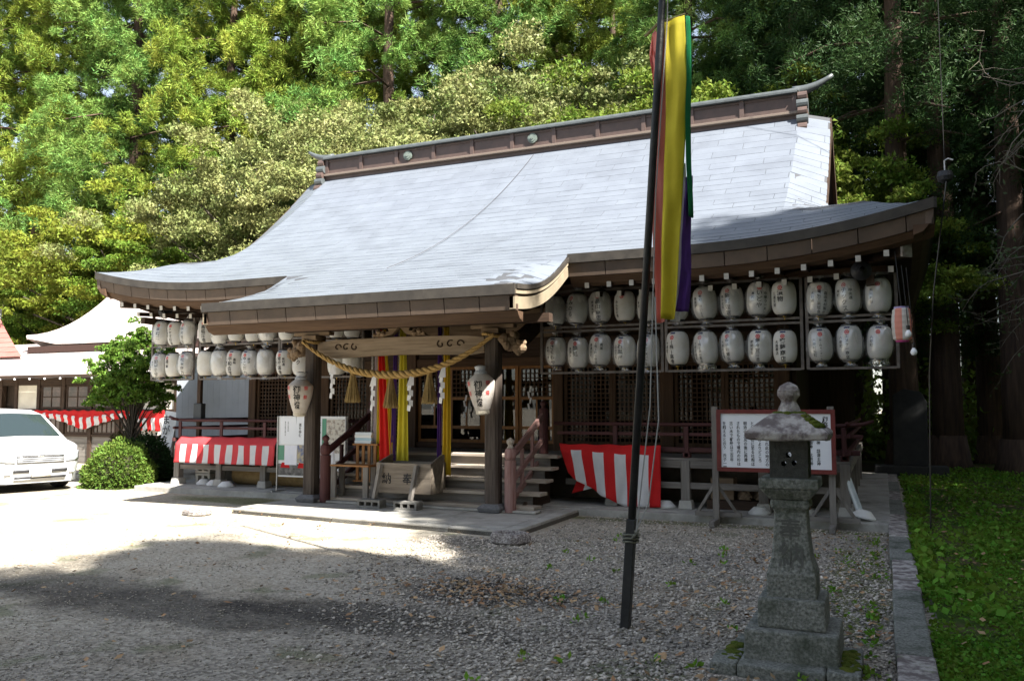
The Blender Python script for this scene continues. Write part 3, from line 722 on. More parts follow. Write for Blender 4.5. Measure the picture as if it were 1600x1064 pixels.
# ---------------------------------------------------------------- lantern racks
m_rack = M('rack_metal', (.10, .085, .075), (.16, .14, .125), 10, .6)
KR = 12.06/11.9
def RZ_(z): return (z-1.6)*KR+1.6
def rack(x0, x1, label):
    x0 *= KR; x1 *= KR
    t_ = thing('lantern_rack', label, 'rack', ((x0+x1)/2, 12.06, 2.7), 0, 'racks holding the paper lanterns under the eave')
    for xx in (x0, x1): MB().bx(xx-.02, xx+.02, 12.045, 12.085, 2.10, 3.36).build('upright', m_rack, t_)
    for z in (2.11, 2.745, 2.81, 3.36): MB().bx(x0+.021, x1-.021, 12.045, 12.085, z-.016, z+.016).build('crossbar', m_rack, t_)
rack(-12.78, -11.75, 'narrow dark lantern rack at the left end of the eave, three lanterns wide')
rack(-11.58, -9.75, 'dark lantern rack between the conduit post and the porch')
rack(-9.7, -8.0, 'dark lantern rack half hidden behind the left porch post')
rack(-4.75, -2.88, 'dark lantern rack just right of the porch roof')
rack(-2.82, -.97, 'dark lantern rack in the middle of the right facade')
rack(-.90, .2, 'dark lantern rack at the right end of the eave, three lanterns wide')

# ---------------------------------------------------------------- paper lanterns
def lr(t_):   # barrel radius, t in 0..1 bottom to top
    return .098+.072*(max(0, 1-abs(2*t_-1)**3.2))**.62
LH = .47
pr = []
for i in range(45):
    t_ = i/44; pr.append((lr(t_)*(1+.012*math.cos(i*math.pi)), -LH/2+LH*t_))
def lantern_mesh():
    return MB().lathe(pr, 28)
lant_src = {}
def make_lantern(i, loc, texts, label, bag, group, cap, rot, parts=True):
    t_ = thing('paper_lantern', label, 'lantern', loc, 0, group)
    s = random.uniform(.90, .985); t_.scale = (s, s, s*random.uniform(.97, 1.03)); t_.rotation_euler = (random.uniform(-.05, .05), random.uniform(-.06, .06), 0)
    if 'b' not in lant_src:
        b = lantern_mesh().build('paper_body', m_paper, t_, local=True, smooth=True)
        a = MB().lathe([(.098, 0), (.102, .005), (.102, .022), (.095, .03), (.06, .03)], 24, (0, 0, LH/2-.004)).build('top_ring', m_ring, t_, local=True)
        c = MB().lathe([(.06, -.03), (.095, -.03), (.1, -.022), (.1, -.004), (.098, 0)], 24, (0, 0, -LH/2+.004)).build('bottom_ring', m_ring, t_, local=True)
        h = MB(); h.tube([(0, 0, LH/2+.02), (0, 0, LH/2+.09)], .005, 5); h.lathe([(.004, -.05), (.012, -.03), (.006, -.012), (.03, 0), (.03, .006)], 8, (0, 0, -LH/2-.03), 1); h.tube([(-.092, 0, LH/2+.025), (-.05, 0, LH/2+.07), (.05, 0, LH/2+.07), (.092, 0, LH/2+.025)], .004, 4)
        h = h.build('hook', [m_ring, m_brass], t_, local=True)
        lant_src.update(b=b, a=a, c=c, h=h)
    else:
        b = dup(lant_src['b'], None, t_)
        for k in 'ach': dup(lant_src[k], None, t_)
    if texts:
        mb = MB(); cols = texts.split('|'); big = 1 if len(cols) > 1 else 0
        def place(a0, z0):
            def f(u, v):
                z = z0-v; tt = max(.02, min(.98, (z+LH/2)/LH)); r_ = lr(tt)+.004; a = a0+u/.165
                return (r_*math.sin(a), -r_*math.cos(a), z)
            return f
        # first column is the small one at the left, then the big centre one, then a small right one
        for ci, s_ in enumerate(cols):
            if not s_: continue
            sz = min(.085 if ci == 1 else .052, .33/max(1, len(s_))); a0 = rot+(ci-1)*.52 if len(cols) > 1 else rot
            text_col(mb, s_, sz, place(a0, .115 if ci == 1 else .09), 0, 1.06)
        if True:
            pl = place(rot, .185); n = 14
            o = len(mb.v); mb.v += [tuple(pl(.032*math.cos(q*2*math.pi/n), .04+.032*math.sin(q*2*math.pi/n))) for q in range(n)]+[tuple(pl(.02*math.cos(q*2*math.pi/n), .04+.02*math.sin(q*2*math.pi/n))) for q in range(n)]
            for q in range(n): mb.f.append((o+q, o+(q+1) % n, o+n+(q+1) % n, o+n+q)); mb.m.append(1)
            pl2 = lambda u, v: (lambda p: (p[0]*1.0, p[1]*1.0, p[2]))(pl(u, v))
            mb.add([pl2(-.012, .03), pl2(.012, .03), pl2(.012, .05), pl2(-.012, .05)], [(0, 1, 2, 3)], 1)
        if cap:
            pl = place(rot, .215)
            for u0 in (-.05, -.018, .014):
                mb.add([pl(u0, .0), pl(u0+.028, -.008), pl(u0+.036, .014), pl(u0+.004, .02)], [(3, 2, 1, 0)], 2)
        mb.build('lettering', [m_black, m_redink, m_navy], b, local=True)
    if bag:
        rr = random.Random(i*7+3); n = 20; P = [(.09, .33), (.03, .27), (.10, .255), (.155, .17), (.185, .05), (.19, -.08), (.165, -.19), (.11, -.25)]
        if bag == 2: P += [(.14, -.30), (.10, -.36)]
        else: P += [(.05, -.28), (.10, -.33)]
        m = MB(); off = rr.uniform(-.03, .05) if bag == 2 else 0
        jj = [[rr.uniform(.9, 1.16) for _ in range(n)] for _ in P]
        m.lathe(P, n, (0, 0, 0), cap=False, jit=lambda a, c_: jj[a][c_])
        m.build('plastic_bag', m_plastic, t_, local=True, smooth=True)
    return t_
ords = ['first', 'second', 'third', 'fourth', 'fifth', 'sixth', 'seventh', 'eighth', 'ninth', 'tenth', 'eleventh', 'twelfth', 'thirteenth']
RUx = [-4.52, -4.17, -3.81, -3.44, -3.09, -2.66, -2.26, -1.89, -1.52, -1.19, -.74, -.38, -.01]
LUx = [-12.56, -12.22, -11.88, -11.44, -11.12, -10.73, -10.36, -10.0, -9.6, -8.53, -8.2]
LLx = [-12.59, -12.25, -11.9, -11.45, -11.1, -10.76, -10.42, -10.05, -9.63, -9.28, -8.54, -8.22]
k = 0
for row, xs_, tx, z0, where in (('upper', RUx, LRU, 3.06, 'right of the porch'), ('lower', RUx, LRL, 2.42, 'right of the porch'), ('upper', LUx, LLU, 2.98, 'left of the porch'), ('lower', LLx, LLL, 2.38, 'left of the porch')):
    for i, x in enumerate(xs_):
        bag = {('upper', 'right of the porch'): 1 if i not in (3, 9) else 0, ('lower', 'right of the porch'): 0 if i in (5, 9) else (2 if i in (6, 12) else 1)}.get((row, where), 1 if i in (0, 2, 4, 7) or (row == 'lower' and i == 6) else 0)
        txt = tx[i]; cols = txt.split('|') if txt else []
        main = max(cols, key=len) if cols else ''
        if len(cols) > 1 and cols[1]: main = cols[1]
        d_ = ('bagged ' if bag else '')+('white lantern lettered '+main.replace(' ', '') if main else 'plain white lantern')
        lab = f'{d_}, {ords[i]} in the {row} row {where}'
        make_lantern(k, (x*KR, 12.06+random.uniform(-.02, .03), RZ_(z0)+random.uniform(-.02, .02)), txt, lab, bag, f'white paper lanterns hung in rows under the eave', row == 'lower', random.uniform(-.35, .15) if 'right' in where else random.uniform(-.15, .35)); k += 1

# two big lanterns on the porch posts
def big_lantern(loc, label, tilt, face):
    t_ = thing('shrine_lantern', label, 'lantern', loc, 0, 'large lanterns on the porch posts')
    t_.rotation_euler = (0, tilt, face)
    P = []
    for i in range(33):
        q = i/32; r_ = .10+.095*math.sin(min(1, q*1.25)*math.pi/2) if q < .8 else .195-.10*((q-.8)/.2)**1.3
        P.append((r_*(1+.01*(-1)**i), -.30+.52*q))
    b = MB().lathe(P, 24).build('paper_body', M('worn_paper', (.66, .62, .58), (.5, .44, .38), 6, .85, transl=.2), t_, local=True, smooth=True)
    def rad(z): q = (z+.30)/.52; return .10+.095*math.sin(min(1, q*1.25)*math.pi/2) if q < .8 else .195-.10*((q-.8)/.2)**1.3
    mb = MB()
    def pl(a0, z0): return lambda u, v: ((rad(z0-v)+.005)*math.sin(a0+u/.19), -(rad(z0-v)+.005)*math.cos(a0+u/.19), z0-v)
    text_col(mb, '御神燈', .122, pl(0, .125), 0, 1.02)
    for a0 in (.75, -.85):
        for zz in (.12, -.02): text_col(mb, '祭', .07, pl(a0, zz), 1)
    mb.build('lettering', [m_black, m_redink], b, local=True)
    MB().lathe([(.09, 0), (.095, .02), (.07, .06), (.085, .11), (.03, .13)], 16, (0, 0, .22)).build('top_cap', M('gathered_plastic', (.30, .31, .33), (.5, .52, .55), 20, .3), t_, local=True)
    MB().lathe([(.05, -.06), (.10, -.045), (.10, 0)], 16, (0, 0, -.30)).build('bottom_ring', M('bone', (.5, .45, .36), rough=.6), t_, local=True)
    MB().bar((0, .02, .33), (0, .28, .34), .025, .025).build('hanger', m_ring, t_, local=True)
big_lantern((-8.42, 10.80, 1.80), 'large lantern lettered 御神燈 hanging on the dark left porch post', .02, .35)
big_lantern((-5.24, 10.80, 1.84), 'large lantern lettered 御神燈 tilting on the sunlit right porch post', -.06, .2)

# striped lantern with bulbs at the right corner
t_ = thing('striped_lantern', 'pink and white striped lantern hanging at the right roof corner', 'lantern', (.25, 11.5, 2.62))
m = MB(); n = 24; P2 = [(.085, -.2)]+[(.105+.015*math.sin(i/10*math.pi)+.002*(-1)**i, -.18+.36*i/10) for i in range(11)]+[(.085, .2)]
m.lathe(P2, n, cap=False)
m.m = [(((i % n)//3) % 2) for i in range(len(m.f))]
m.build('paper_body', [m_paper, M('pink_paper', (.78, .33, .25), rough=.8, transl=.3)], t_, local=True)
MB().lathe([(.085, 0), (.088, .02), (.03, .025)], 16, (0, 0, .2)).build('top_ring', M('lilac_ring', (.35, .3, .55), rough=.5), t_, local=True)
MB().lathe([(.07, -.02), (.085, 0)], 16, (0, 0, -.2)).build('bottom_ring', M('magenta_ring', (.6, .08, .3), rough=.5), t_, local=True)
MB().tube([(0, 0, .22), (-.02, 0, .45), (-.05, .1, .95)], .006, 5).build('cord', m_ring, t_, local=True)
for j, (bx_, by_, bz_, hz) in enumerate(((.315, 11.38, 2.50, .85), (.37, 11.44, 2.28, 1.05))):
    b_ = thing('light_bulb', ['white bulb on a wire in front of the striped lantern', 'white bulb hanging lower, beside the striped lantern'][j], 'light bulb', (bx_, by_, bz_), 0, 'bare bulbs at the right roof corner')
    MB().lathe([(.008, -.055), (.03, -.045), (.04, -.02), (.036, .008), (.02, .03), (.017, .04)], 14).build('bulb', M('bulb_glass', (.85, .87, .9), rough=.15, spec=.6), b_, local=True, smooth=True)
    m = MB(); m.lathe([(.02, .04), (.022, .09), (.01, .10)], 10); m.tube([(0, 0, .1), (-.02, 0, hz*.5), (-.05, .06, hz)], .005, 5); m.build('socket', m_ring, b_, local=True)

def horn(loc, label, rz):
    t_ = thing('loudspeaker', label, 'loudspeaker', loc, rz, 'horn loudspeakers under the eave')
    MB().lathe([(.03, .14), (.04, .08), (.075, .02), (.125, -.02), (.13, -.03), (.12, -.03), (.07, .015), (.025, .03)], 22, cap=False).build('horn', M('black_metal', (.018, .018, .02), rough=.45), t_, local=True).rotation_euler = (R(90), 0, 0)
    MB().lathe([(.02, .0), (.024, .02), (.0, .035)], 10).build('driver', M('grey_metal', (.35, .35, .36), rough=.4), t_, local=True).rotation_euler = (R(90), 0, 0)
    MB().bar((0, .03, .02), (0, .06, .22), .03, .02).build('bracket', m_ring, t_, local=True)
horn((-12.45, 11.85, 3.40), 'black horn loudspeaker under the left end of the eave', .5)
horn((-.2, 11.62, 3.35), 'dark horn loudspeaker under the right end of the eave', .1)

# ---------------------------------------------------------------- sacred rope with streamers and tassels
m_straw = M('straw', (.30, .185, .06), (.46, .31, .12), 30, .9, .6, stretch=(1, 1, 1))
def rope(mb, pts, rad, strands=3, turns=9, n=9):
    P = np.array(pts); k = len(P); T = np.gradient(P, axis=0); T /= np.linalg.norm(T, axis=1)[:, None]
    Nn = np.tile(np.array([0, 1., 0]), (k, 1)); B = np.cross(T, Nn); B /= np.linalg.norm(B, axis=1)[:, None]
    for s in range(strands):
        ph = 2*math.pi*s/strands+np.linspace(0, 2*math.pi*turns, k); rr = rad if np.ndim(rad) else np.full(k, rad)
        C_ = P+(Nn*np.cos(ph)[:, None]+B*np.sin(ph)[:, None])*(rr*.52)[:, None]
        mb.tube([tuple(c_) for c_ in C_], list(rr*.56), n)
def rope_pos(t_):
    x = -8.50+3.40*t_; return np.array([x, 10.93, 2.64-.56*(1-abs(2*t_-1)**2.2)])
tt = np.linspace(0, 1, 140)
mb = MB(); rope(mb, [rope_pos(a) for a in tt], .028+.034*np.sin(tt*math.pi)**1.3, 3, 11, 10)
sr = thing('sacred_rope', 'thick twisted straw rope slung between the porch posts', 'rope', (-6.8, 10.93, 2.1))
mb.build('strands', m_straw, sr, smooth=True)
m = MB()
for x in (-8.42, -5.2): 
    rope(m, [(x+.16*math.cos(a), 11.12+.17*math.sin(a), 2.64+.02*math.sin(a*2)) for a in np.linspace(0, 6.28, 40)], .026, 3, 8, 6)
m.build('binding', m_straw, sr, smooth=True)
def shide(x, z, label, i):
    t_ = MB(); seg = [(0, 0, .05, -.17), (-.03, -.13, .045, -.12), (.0, -.22, .04, -.12), (-.03, -.31, .04, -.12), (-.005, -.40, .035, -.10)]
    y0 = 10.9
    pts = [((-.035, 0), (.03, .02), (.05, -.16), (-.065, -.15))]
    zz = -.12
    polys = [[(-.01, 0), (.045, .03), (.05, -.13), (-.06, -.14)]]
    for q in range(5):
        s_ = 1 if q % 2 else -1; zq = -.12-.075*q; wq = .034-.002*q
        polys.append([(-.015-wq*.6+.012*s_, zq), (.028+.012*s_, zq-.01), (.04*1+.02*s_-.02, zq-.10), (-.02-wq*.5+.02*s_, zq-.085)])
    for q, p in enumerate(polys):
        yq = y0-.004*q+(.015 if q % 2 else -.015)
        t_.ext([(x+a, yq+.02*(1 if j in (1, 2) else 0)*(-1)**q, z+b) for j, (a, b) in enumerate(p)], (0, .002, 0))
    o = t_.build('paper_streamer', M('shide_paper', (.82, .82, .84), rough=.8, transl=.25), loc=(x, y0, z)); tag(o, label, 'paper streamer', 'white zigzag paper streamers on the straw rope')
    o.rotation_euler = (0, 0, random.uniform(-.3, .3))
sx_ = [-7.88, -7.13, -6.47, -5.93]
names = ['white zigzag paper streamer on the rope nearest the left porch post', 'white zigzag paper streamer hanging beside the red bell cloth', 'white zigzag paper streamer just right of the middle yellow bell cloth', 'white zigzag paper streamer on the rope beside the right-hand bell cloth']
for i, x in enumerate(sx_): shide(x, rope_pos((x+8.5)/3.4)[2]-.05, names[i], i)
def tassel(x, z, label):
    t_ = thing('straw_tassel', label, 'tassel', (x, 10.94, z), 0, 'straw tassels on the rope')
    m = MB(); r_ = random.Random(int(x*100))
    for q in range(150):
        a = r_.uniform(0, 6.28); rr = math.sqrt(r_.random()); 
        m.bar((.03*rr*math.cos(a), .03*rr*math.sin(a), .0), (.125*rr*math.cos(a+.2), .125*rr*math.sin(a+.2), -.44+r_.uniform(-.02, .02)), .008, .006)
    m.build('straws', M('dry_straw', (.24, .16, .06), (.36, .26, .11), 20, .9, isl=.35), t_, local=True)
    MB().lathe([(.04, -.05), (.036, -.03), (.036, .02), (.045, .05)], 12).build('tie', m_straw, t_, local=True)
for x, lb in ((-7.53, 'straw tassel nearest the left porch post'), (-6.84, 'middle straw tassel, between the red and yellow bell cloths'), (-6.17, 'straw tassel left of the right-hand yellow bell cloth')):
    tassel(x, rope_pos((x+8.5)/3.4)[2]-.05, lb)
# bell cords with coloured cloths
CL = {'red': M('red_silk', (.75, .02, .015), (.62, .015, .012), 3, .7, transl=.25), 'yellow': M('yellow_silk', (.72, .62, .05), (.62, .52, .035), 3, .7, transl=.25),
      'gold': M('gold_silk', (.68, .46, .025), (.6, .4, .02), 3, .7, transl=.25), 'purple': M('purple_silk', (.10, .035, .22), (.07, .025, .17), 3, .7, transl=.2),
      'pink': M('pink_silk', (.80, .30, .25), (.74, .25, .21), 3, .7, transl=.25), 'green': M('green_silk', (.01, .22, .07), (.01, .17, .06), 3, .7, transl=.25), 'white': m_wcloth,
      'mauve': M('mauve_cloth', (.42, .36, .40), rough=.8)}
def cloth_strip(par, name, colr, top, bot, w0, w1, waves, dy=0, bend=0):
    def f(a, b):
        x = top[0]+(bot[0]-top[0])*(b+bend*b*(1-b)*0)+bend*b*b; w_ = w0+(w1-w0)*b
        u = a-.5
        return (x+u*w_, top[1]+(bot[1]-top[1])*b+dy+.025*math.sin(a*waves*6.28+b*2)*min(1, w_*9), top[2]+(bot[2]-top[2])*b+.01*math.cos(a*9))
    return MB().grid(16, 14, f).build(name, CL[colr], par, smooth=True, solid=.003)
def bell(label, x, strips, rope_=False):
    t_ = thing('bell_cord', label, 'bell cord', (x, 11.55, 2.9), 0, 'bell cords with coloured cloths over the offering box')
    rp = MB(); rope(rp, [(x-.06, 11.58, 2.95-q*.05) for q in range(40)] if not rope_ else [(x-.17, 11.58, 2.95-q*.05) for q in range(49)], .02, 3, 12, 6)
    rp.build('cord', M('hemp_cord', (.45, .42, .40), (.3, .28, .27), 20, .9), t_, smooth=True)
    MB().lathe([(.02, -.09), (.07, -.07), (.085, 0), (.06, .06), (.01, .08)], 14, (x-.05, 11.58, 2.98)).build('bell', m_brass, t_, smooth=True)
    for c_, xo, xb, zb, w0, w1, dy in strips: cloth_strip(t_, 'cloth_'+c_, c_, (x+xo, 11.5, 2.95), (x+xb, 11.5, zb), w0, w1, 2.2, dy)
bell('bell cord with red and yellow cloths, leftmost of the three over the offering box', -7.42, [('red', .0, .14, .70, .06, .26, 0), ('gold', .08, .25, .80, .04, .08, .02), ('mauve', -.07, -.08, 1.0, .04, .07, .03), ('yellow', -.03, .0, .66, .03, .12, .035)], True)
bell('bell cord with purple and yellow cloths, middle of the three over the offering box', -7.02, [('yellow', .04, .05, .60, .09, .24, 0), ('purple', -.10, -.14, .62, .06, .09, .02)])
bell('bell cord with purple and gold cloths, rightmost of the three over the offering box', -6.25, [('gold', .06, .07, .54, .08, .17, 0), ('purple', -.07, -.07, .66, .06, .08, .02)])
# white paper streamers inside the doors
for i, (x, z) in enumerate(((-7.5, 1.85), (-6.85, 1.75), (-6.3, 1.85), (-5.6, 1.9))):
    m = MB()
    for q in range(4): m.box((x+.015*(-1)**q, 13.45, z-.1*q), (.035, .004, .11), ry=.2*(-1)**q)
    tag(m.build('paper_streamer', MATS['shide_paper'], loc=(x, 13.45, z)), ['small white paper streamer hung before the left lattice door', 'small white paper streamer hung in front of the door behind the yellow cloth', 'small white paper streamer hung before the door right of the middle cloth', 'small white paper streamer hung before the dark right-hand doors'][i], 'paper streamer', 'small white streamers hung before the doors')

# ---------------------------------------------------------------- offering box, table, cement blocks
ob = thing('offering_box', 'weathered wooden offering box with dark lettering on the steps', 'offering box', (-6.68, 11.3, .17))
mp = M('box_wood', (.15, .122, .095), (.25, .21, .165), 10, .8, .3, stretch=(.15, 1.5, 1.5))
for j in range(2): MB().bx(-7.12, -6.17, 11.0, 11.03, .30+j*.225, .523+j*.225).build('front_board', mp, ob, bevel=.003)
MB().bx(-7.12, -6.17, 11.43, 11.46, .30, .75).build('rear_board', mp, ob); MB().ext([(-6.2, 11.031, .30), (-6.2, 11.429, .30), (-6.2, 11.429, .86), (-6.2, 11.36, .87), (-6.2, 11.031, .75)], (.03, 0, 0)).build('side_board', mp, ob)
MB().ext([(-7.12, 11.031, .30), (-7.12, 11.429, .30), (-7.12, 11.429, .86), (-7.12, 11.031, .75)], (.03, 0, 0)).build('side_board', mp, ob)
MB().bx(-7.09, -6.2, 11.03, 11.43, .29, .32).build('bottom', mp, ob)
for j in range(6): MB().bx(-7.085, -6.205, 11.06+j*.065, 11.08+j*.065, .66, .70).build('grate_slat', mp, ob)
mb = MB(); text_col(mb, '奉', .17, lambda u, v: (-6.57+u, 10.996, .60-v)); text_col(mb, '納', .17, lambda u, v: (-6.93+u, 10.996, .60-v)); mb.build('lettering', m_black, ob)
for x, dx_ in ((-7.03, -.03), (-6.40, -.03)):
    s_ = MB().bar((x+dx_, 10.86, .215), (x+.01, 10.96, .72), .065, .05).build('box_brace', W('grey', 'z'), ob)
    c_ = thing('concrete_block', 'grey hollow concrete block under the '+('left' if x < -6.7 else 'right')+' brace of the offering box', 'concrete block', (x-.06, 10.84, .085), 0, 'hollow blocks under the offering box')
    m = MB(); m.box((0, 0, .018), (.39, .19, .032)); m.box((0, 0, .108), (.39, .19, .032))
    for q in (-.18, -.06, .06, .18): m.box((q, 0, .063), (.032, .186, .057))
    m.build('block', M('block_grey', (.20, .195, .18), (.14, .135, .125), 12, .95, .4), c_, local=True)
tb = thing('wooden_table', 'small orange wooden stand left of the offering box', 'table', (-7.75, 11.45, .17))
for z, x0, x1, y0, y1 in ((.66, -8.05, -7.33, 11.1, 11.4), (.98, -7.85, -7.38, 11.42, 11.75)): MB().bx(x0, x1, y0, y1, z, z+.025).build('table_top', W('amber'), tb)
for x in (-8.0, -7.4):
    MB().bx(x-.045, x+.045, 11.12, 11.16, .171, .655).build('leg', W('grey', 'z'), tb); MB().bx(x-.045, x+.045, 11.34, 11.38, .345 if 0 else .171, .655).build('leg', W('grey', 'z'), tb)
for q in range(4): MB().bx(-7.8+q*.11, -7.75+q*.11, 11.45, 11.47, .42, .975).build('upright_slat', W('amber', 'z'), tb)
MB().bx(-7.85, -7.38, 11.44, 11.74, .40, .42).build('table_shelf', W('amber'), tb)
bx_ = thing('paper_box', 'stack of pale blue and white boxes on the orange wooden stand', 'box', (-7.68, 11.55, 1.005))
for j, c_ in enumerate(((.55, .62, .68), (.35, .5, .6), (.7, .72, .72), (.6, .66, .72))): MB().bx(-7.83+.01*(j % 2), -7.52+.01*(j % 2), 11.45, 11.65, 1.007+j*.045, 1.05+j*.045).build('box_layer', M('box_paper%d' % j, c_, rough=.7), bx_)

# ---------------------------------------------------------------- poster board left of the steps
pb = thing('poster_board', 'white board of festival posters on thin metal legs behind the left porch post', 'poster board', (-9.1, 12.0, .1))
MB().bx(-9.83, -8.36, 12.0, 12.03, .37, 1.43).build('board', M('board_white', (.72, .72, .72), rough=.6), pb, bevel=.004)
for x in (-9.82, -8.38):
    m = MB(); m.tube([(x, 11.985, .12), (x, 11.985, 1.43)], .012, 8); m.tube([(x, 11.85, .12), (x, 12.2, .12)], .012, 8); m.build('leg', M('thin_metal', (.45, .45, .45), rough=.4, metal=.5), pb)
def poster(x0, x1, z0, z1, c1, c2, sc, q=0, hi=.6, lo=.4, c3=None):
    mt = M('poster_%d' % len(MATS), c1, c2, sc, .6, lo=lo, hi=hi, c3=c3, s3=sc*1.7) if c2 else M('poster_%d' % len(MATS), c1, rough=.6)
    return MB().bx(x0, x1, 11.993-.003*q, 11.999-.003*q if q == 0 else 11.9925-.003*(q-1), z0, z1).build('poster', mt, pb)
poster(-9.77, -9.02, .94, 1.40, (.78, .79, .82), (.74, .76, .8), 2)
poster(-9.83, -9.68, .66, .92, (.12, .3, .2), None, 3); poster(-9.66, -9.40, .58, .92, (.78, .78, .84), (.7, .72, .8), 4, 1)
poster(-9.39, -9.0, .62, .93, (.5, .42, .25), (.10, .14, .28), 9, 0, .6, .4, (.55, .5, .42)); poster(-9.82, -9.0, .40, .60, (.07, .065, .06), (.2, .19, .18), 10, 0, .62, .38)
m = MB(); [m.ext([(x, 11.9905, .53), (x+.2, 11.9905, .53), (x+.18, 11.9905, .61), (x+.03, 11.9905, .62)], (0, .002, 0)) for x in (-9.75, -9.38)]; m.build('poster', m_red, pb)
poster(-8.98, -8.88, .95, 1.39, (.76, .77, .8), None, 3); poster(-8.87, -8.79, .95, 1.39, (.10, .30, .20), None, 3); poster(-8.78, -8.40, .80, 1.38, (.58, .55, .48), (.30, .26, .22), 14, 0, .58, .48, (.5, .25, .2))
poster(-8.98, -8.62, .44, .93, (.5, .4, .38), (.2, .22, .25), 16, 0, .62, .38, (.55, .2, .1)); poster(-8.80, -8.62, .46, .93, (.7, .7, .72), (.45, .4, .45), 12, 1, .7, .5)
mb = MB()
for i, s_ in enumerate(('大きな心', '神様と語らい', '道を歩む')): text_col(mb, s_, .055 if i < 2 else .06, lambda u, v, i=i: (-9.08-i*.13+u, 11.9915, 1.37-i*.03-v))
for i, s_ in enumerate(('九月十五日例祭', '秋の例大祭のお知らせ')): text_col(mb, s_, .025, lambda u, v, i=i: (-9.60-i*.06+u, 11.9915, 1.34-v))
text_col(mb, '六まつり', .075, lambda u, v: (-8.93+u, 11.9915, 1.34-v)); mb.build('lettering', m_black, pb)

# ---------------------------------------------------------------- red and white draped banners
def stripes(nu, nv, redrows, sw):   # returns material picker
    return lambda i, j: 0 if j < redrows or (i//sw) % 2 == 0 else 1
def bannerL(a, b):
    x = -12.42+2.36*a; z = 1.035-.014*math.sin(a*math.pi*5)**2*(1-b)-.5*b; y_ = 12.34-.30*b**1.0*(.35 if b < .3 else .35+.0*b)+.008*math.sin(a*34+b*3)
    y_ = 12.34-.13*min(1, b/.28)-.02*b+.012*math.sin(a*40+b*4)*b+.008*math.sin(a*17-b*5)
    return (x-.04*b*(1-a), y_, z)
ba = MB().grid(68, 14, bannerL, stripes(68, 14, 4, 4)).build('striped_banner', [M('sunlit_red_cloth', (.74, .085, .095), (.68, .06, .07), 3, .8, transl=.3), m_wcloth], smooth=True, solid=.004); tag(ba, 'red and white striped banner draped taut over the left veranda rail', 'banner', 'red and white striped festival cloths')  # paler red than the other banner: sunlight put into the cloth colour
def bannerR(a, b):
    x = -4.62+1.60*a; zb = .13+.45*max(0, 1-a/.62)**1.1; xx = x+.16*b*(1-a)**1.5
    z = 1.03-.015*math.sin(a*math.pi*4)**2-(1.03-zb)*b
    return (xx, 12.30-.05*min(1, b*4)-.02*b+.035*math.sin(a*19+b*2.5)*b+.012*math.sin(a*43+b*7)*b, z)
br = MB().grid(54, 20, bannerR, lambda i, j: 0 if j < 3 or (i//6) % 2 == 0 else 1)
def tail(a, b): return (-4.34+.36*a-.08*b+.1*a*b, 12.30-.03*a, .46-.19*b+.16*a*(b-.2))
br.grid(12, 6, tail, lambda i, j: 0 if i < 5 or j > 9 else (1 if i < 9 else 0))
tag(br.build('striped_banner', [m_red, m_wcloth], smooth=True, solid=.004), 'red and white banner with broad stripes and a hitched-up corner on the right rail', 'banner', 'red and white striped festival cloths')

# ---------------------------------------------------------------- notice board (right)
nbd = thing('notice_board', 'white notice board of handwritten columns in a dark red frame on timber legs', 'notice board', (-1.34, 11.7, 0))
YB = 11.62
MB().bx(-2.03, -.62, YB, YB+.02, .78, 1.51).build('panel', M('panel_white', (.74, .76, .80), rough=.55), nbd)
mf = M('frame_red', (.16, .03, .025), (.11, .02, .018), 6, .5)
for a in ((-2.08, -.57, YB-.02, YB+.04, 1.505, 1.56), (-2.08, -.57, YB-.02, YB+.04, .73, .785), (-2.08, -2.025, YB-.019, YB+.039, .786, 1.504), (-.625, -.57, YB-.019, YB+.039, .786, 1.504)): MB().bx(*a).build('frame', mf, nbd)
for x in (-2.12, -.63):
    MB().bx(x-.04, x+.04, YB+.05, YB+.12, .02, 1.6).build('leg', W('grey', 'z'), nbd); MB().bar((x, YB-.28, .05), (x, YB+.5, .05), .07, .07).build('foot', W('grey', 'y'), nbd)
    MB().bx(x-.3, x+.32, YB+.125, YB+.19, .105, .165).build('foot_beam', W('grey'), nbd)
    for s in (-1, 1): MB().bar((x+s*.26, YB+.155, .16), (x+s*.03, YB+.09, .52), .03, .04).build('strut', W('grey', 'z'), nbd)
for i, s_ in enumerate(BOARD):
    sz = .075 if i == 0 else .05; mb = MB()
    text_col(mb, s_, sz if i == 0 else .054, lambda u, v, i=i: (-.69-i*.092+u*(.9), YB-.002, 1.47-(0 if i == 0 else .07 if i > 2 else .15)-v), 0, 1.0); mb.build('lettering', m_black, nbd)

# ---------------------------------------------------------------- stone lantern
sl_ = thing('stone_lantern', 'mossy granite garden lantern carved 奉納 standing in the gravel', 'stone lantern', (-.55, 5.62, 0))
cx, cy = -.55, 5.64
def st(nm, f, mat=m_granite, bevel=.012): return f.build(nm, mat, sl_, bevel=bevel)
rr_ = [(-.46, -.14), (-.135, .2), (.205, .42)]
st('base_slab', MB().bx(cx-.46, cx-.30, cy-.40, cy-.12, -.05, .07)); st('base_slab', MB().bx(cx-.295, cx+.20, cy-.41, cy-.12, -.05, .075)); st('base_slab', MB().bx(cx+.205, cx+.39, cy-.40, cy+.2, -.05, .085))
st('base_slab', MB().bx(cx-.40, cx+.20, cy-.115, cy+.36, -.05, .06))
def rough(nm, b, t_, z0, z1, mat=m_granite):
    m = MB(); n = 7
    def side(i):
        pass
    m.frust((cx, cy), (b, b), (t_, t_), z0, z1); o = st(nm, m, mat, .014); return o
rough('lower_plinth', .275, .27, .062, .25); rough('upper_plinth', .20, .195, .2505, .43)
sh_ = MB(); n = 9
pf_ = [(.148, .4305), (.146, .57), (.118, .66), (.104, .80), (.098, .93), (.098, .955), (.117, .97), (.117, 1.02)]
vs = []; fs = []
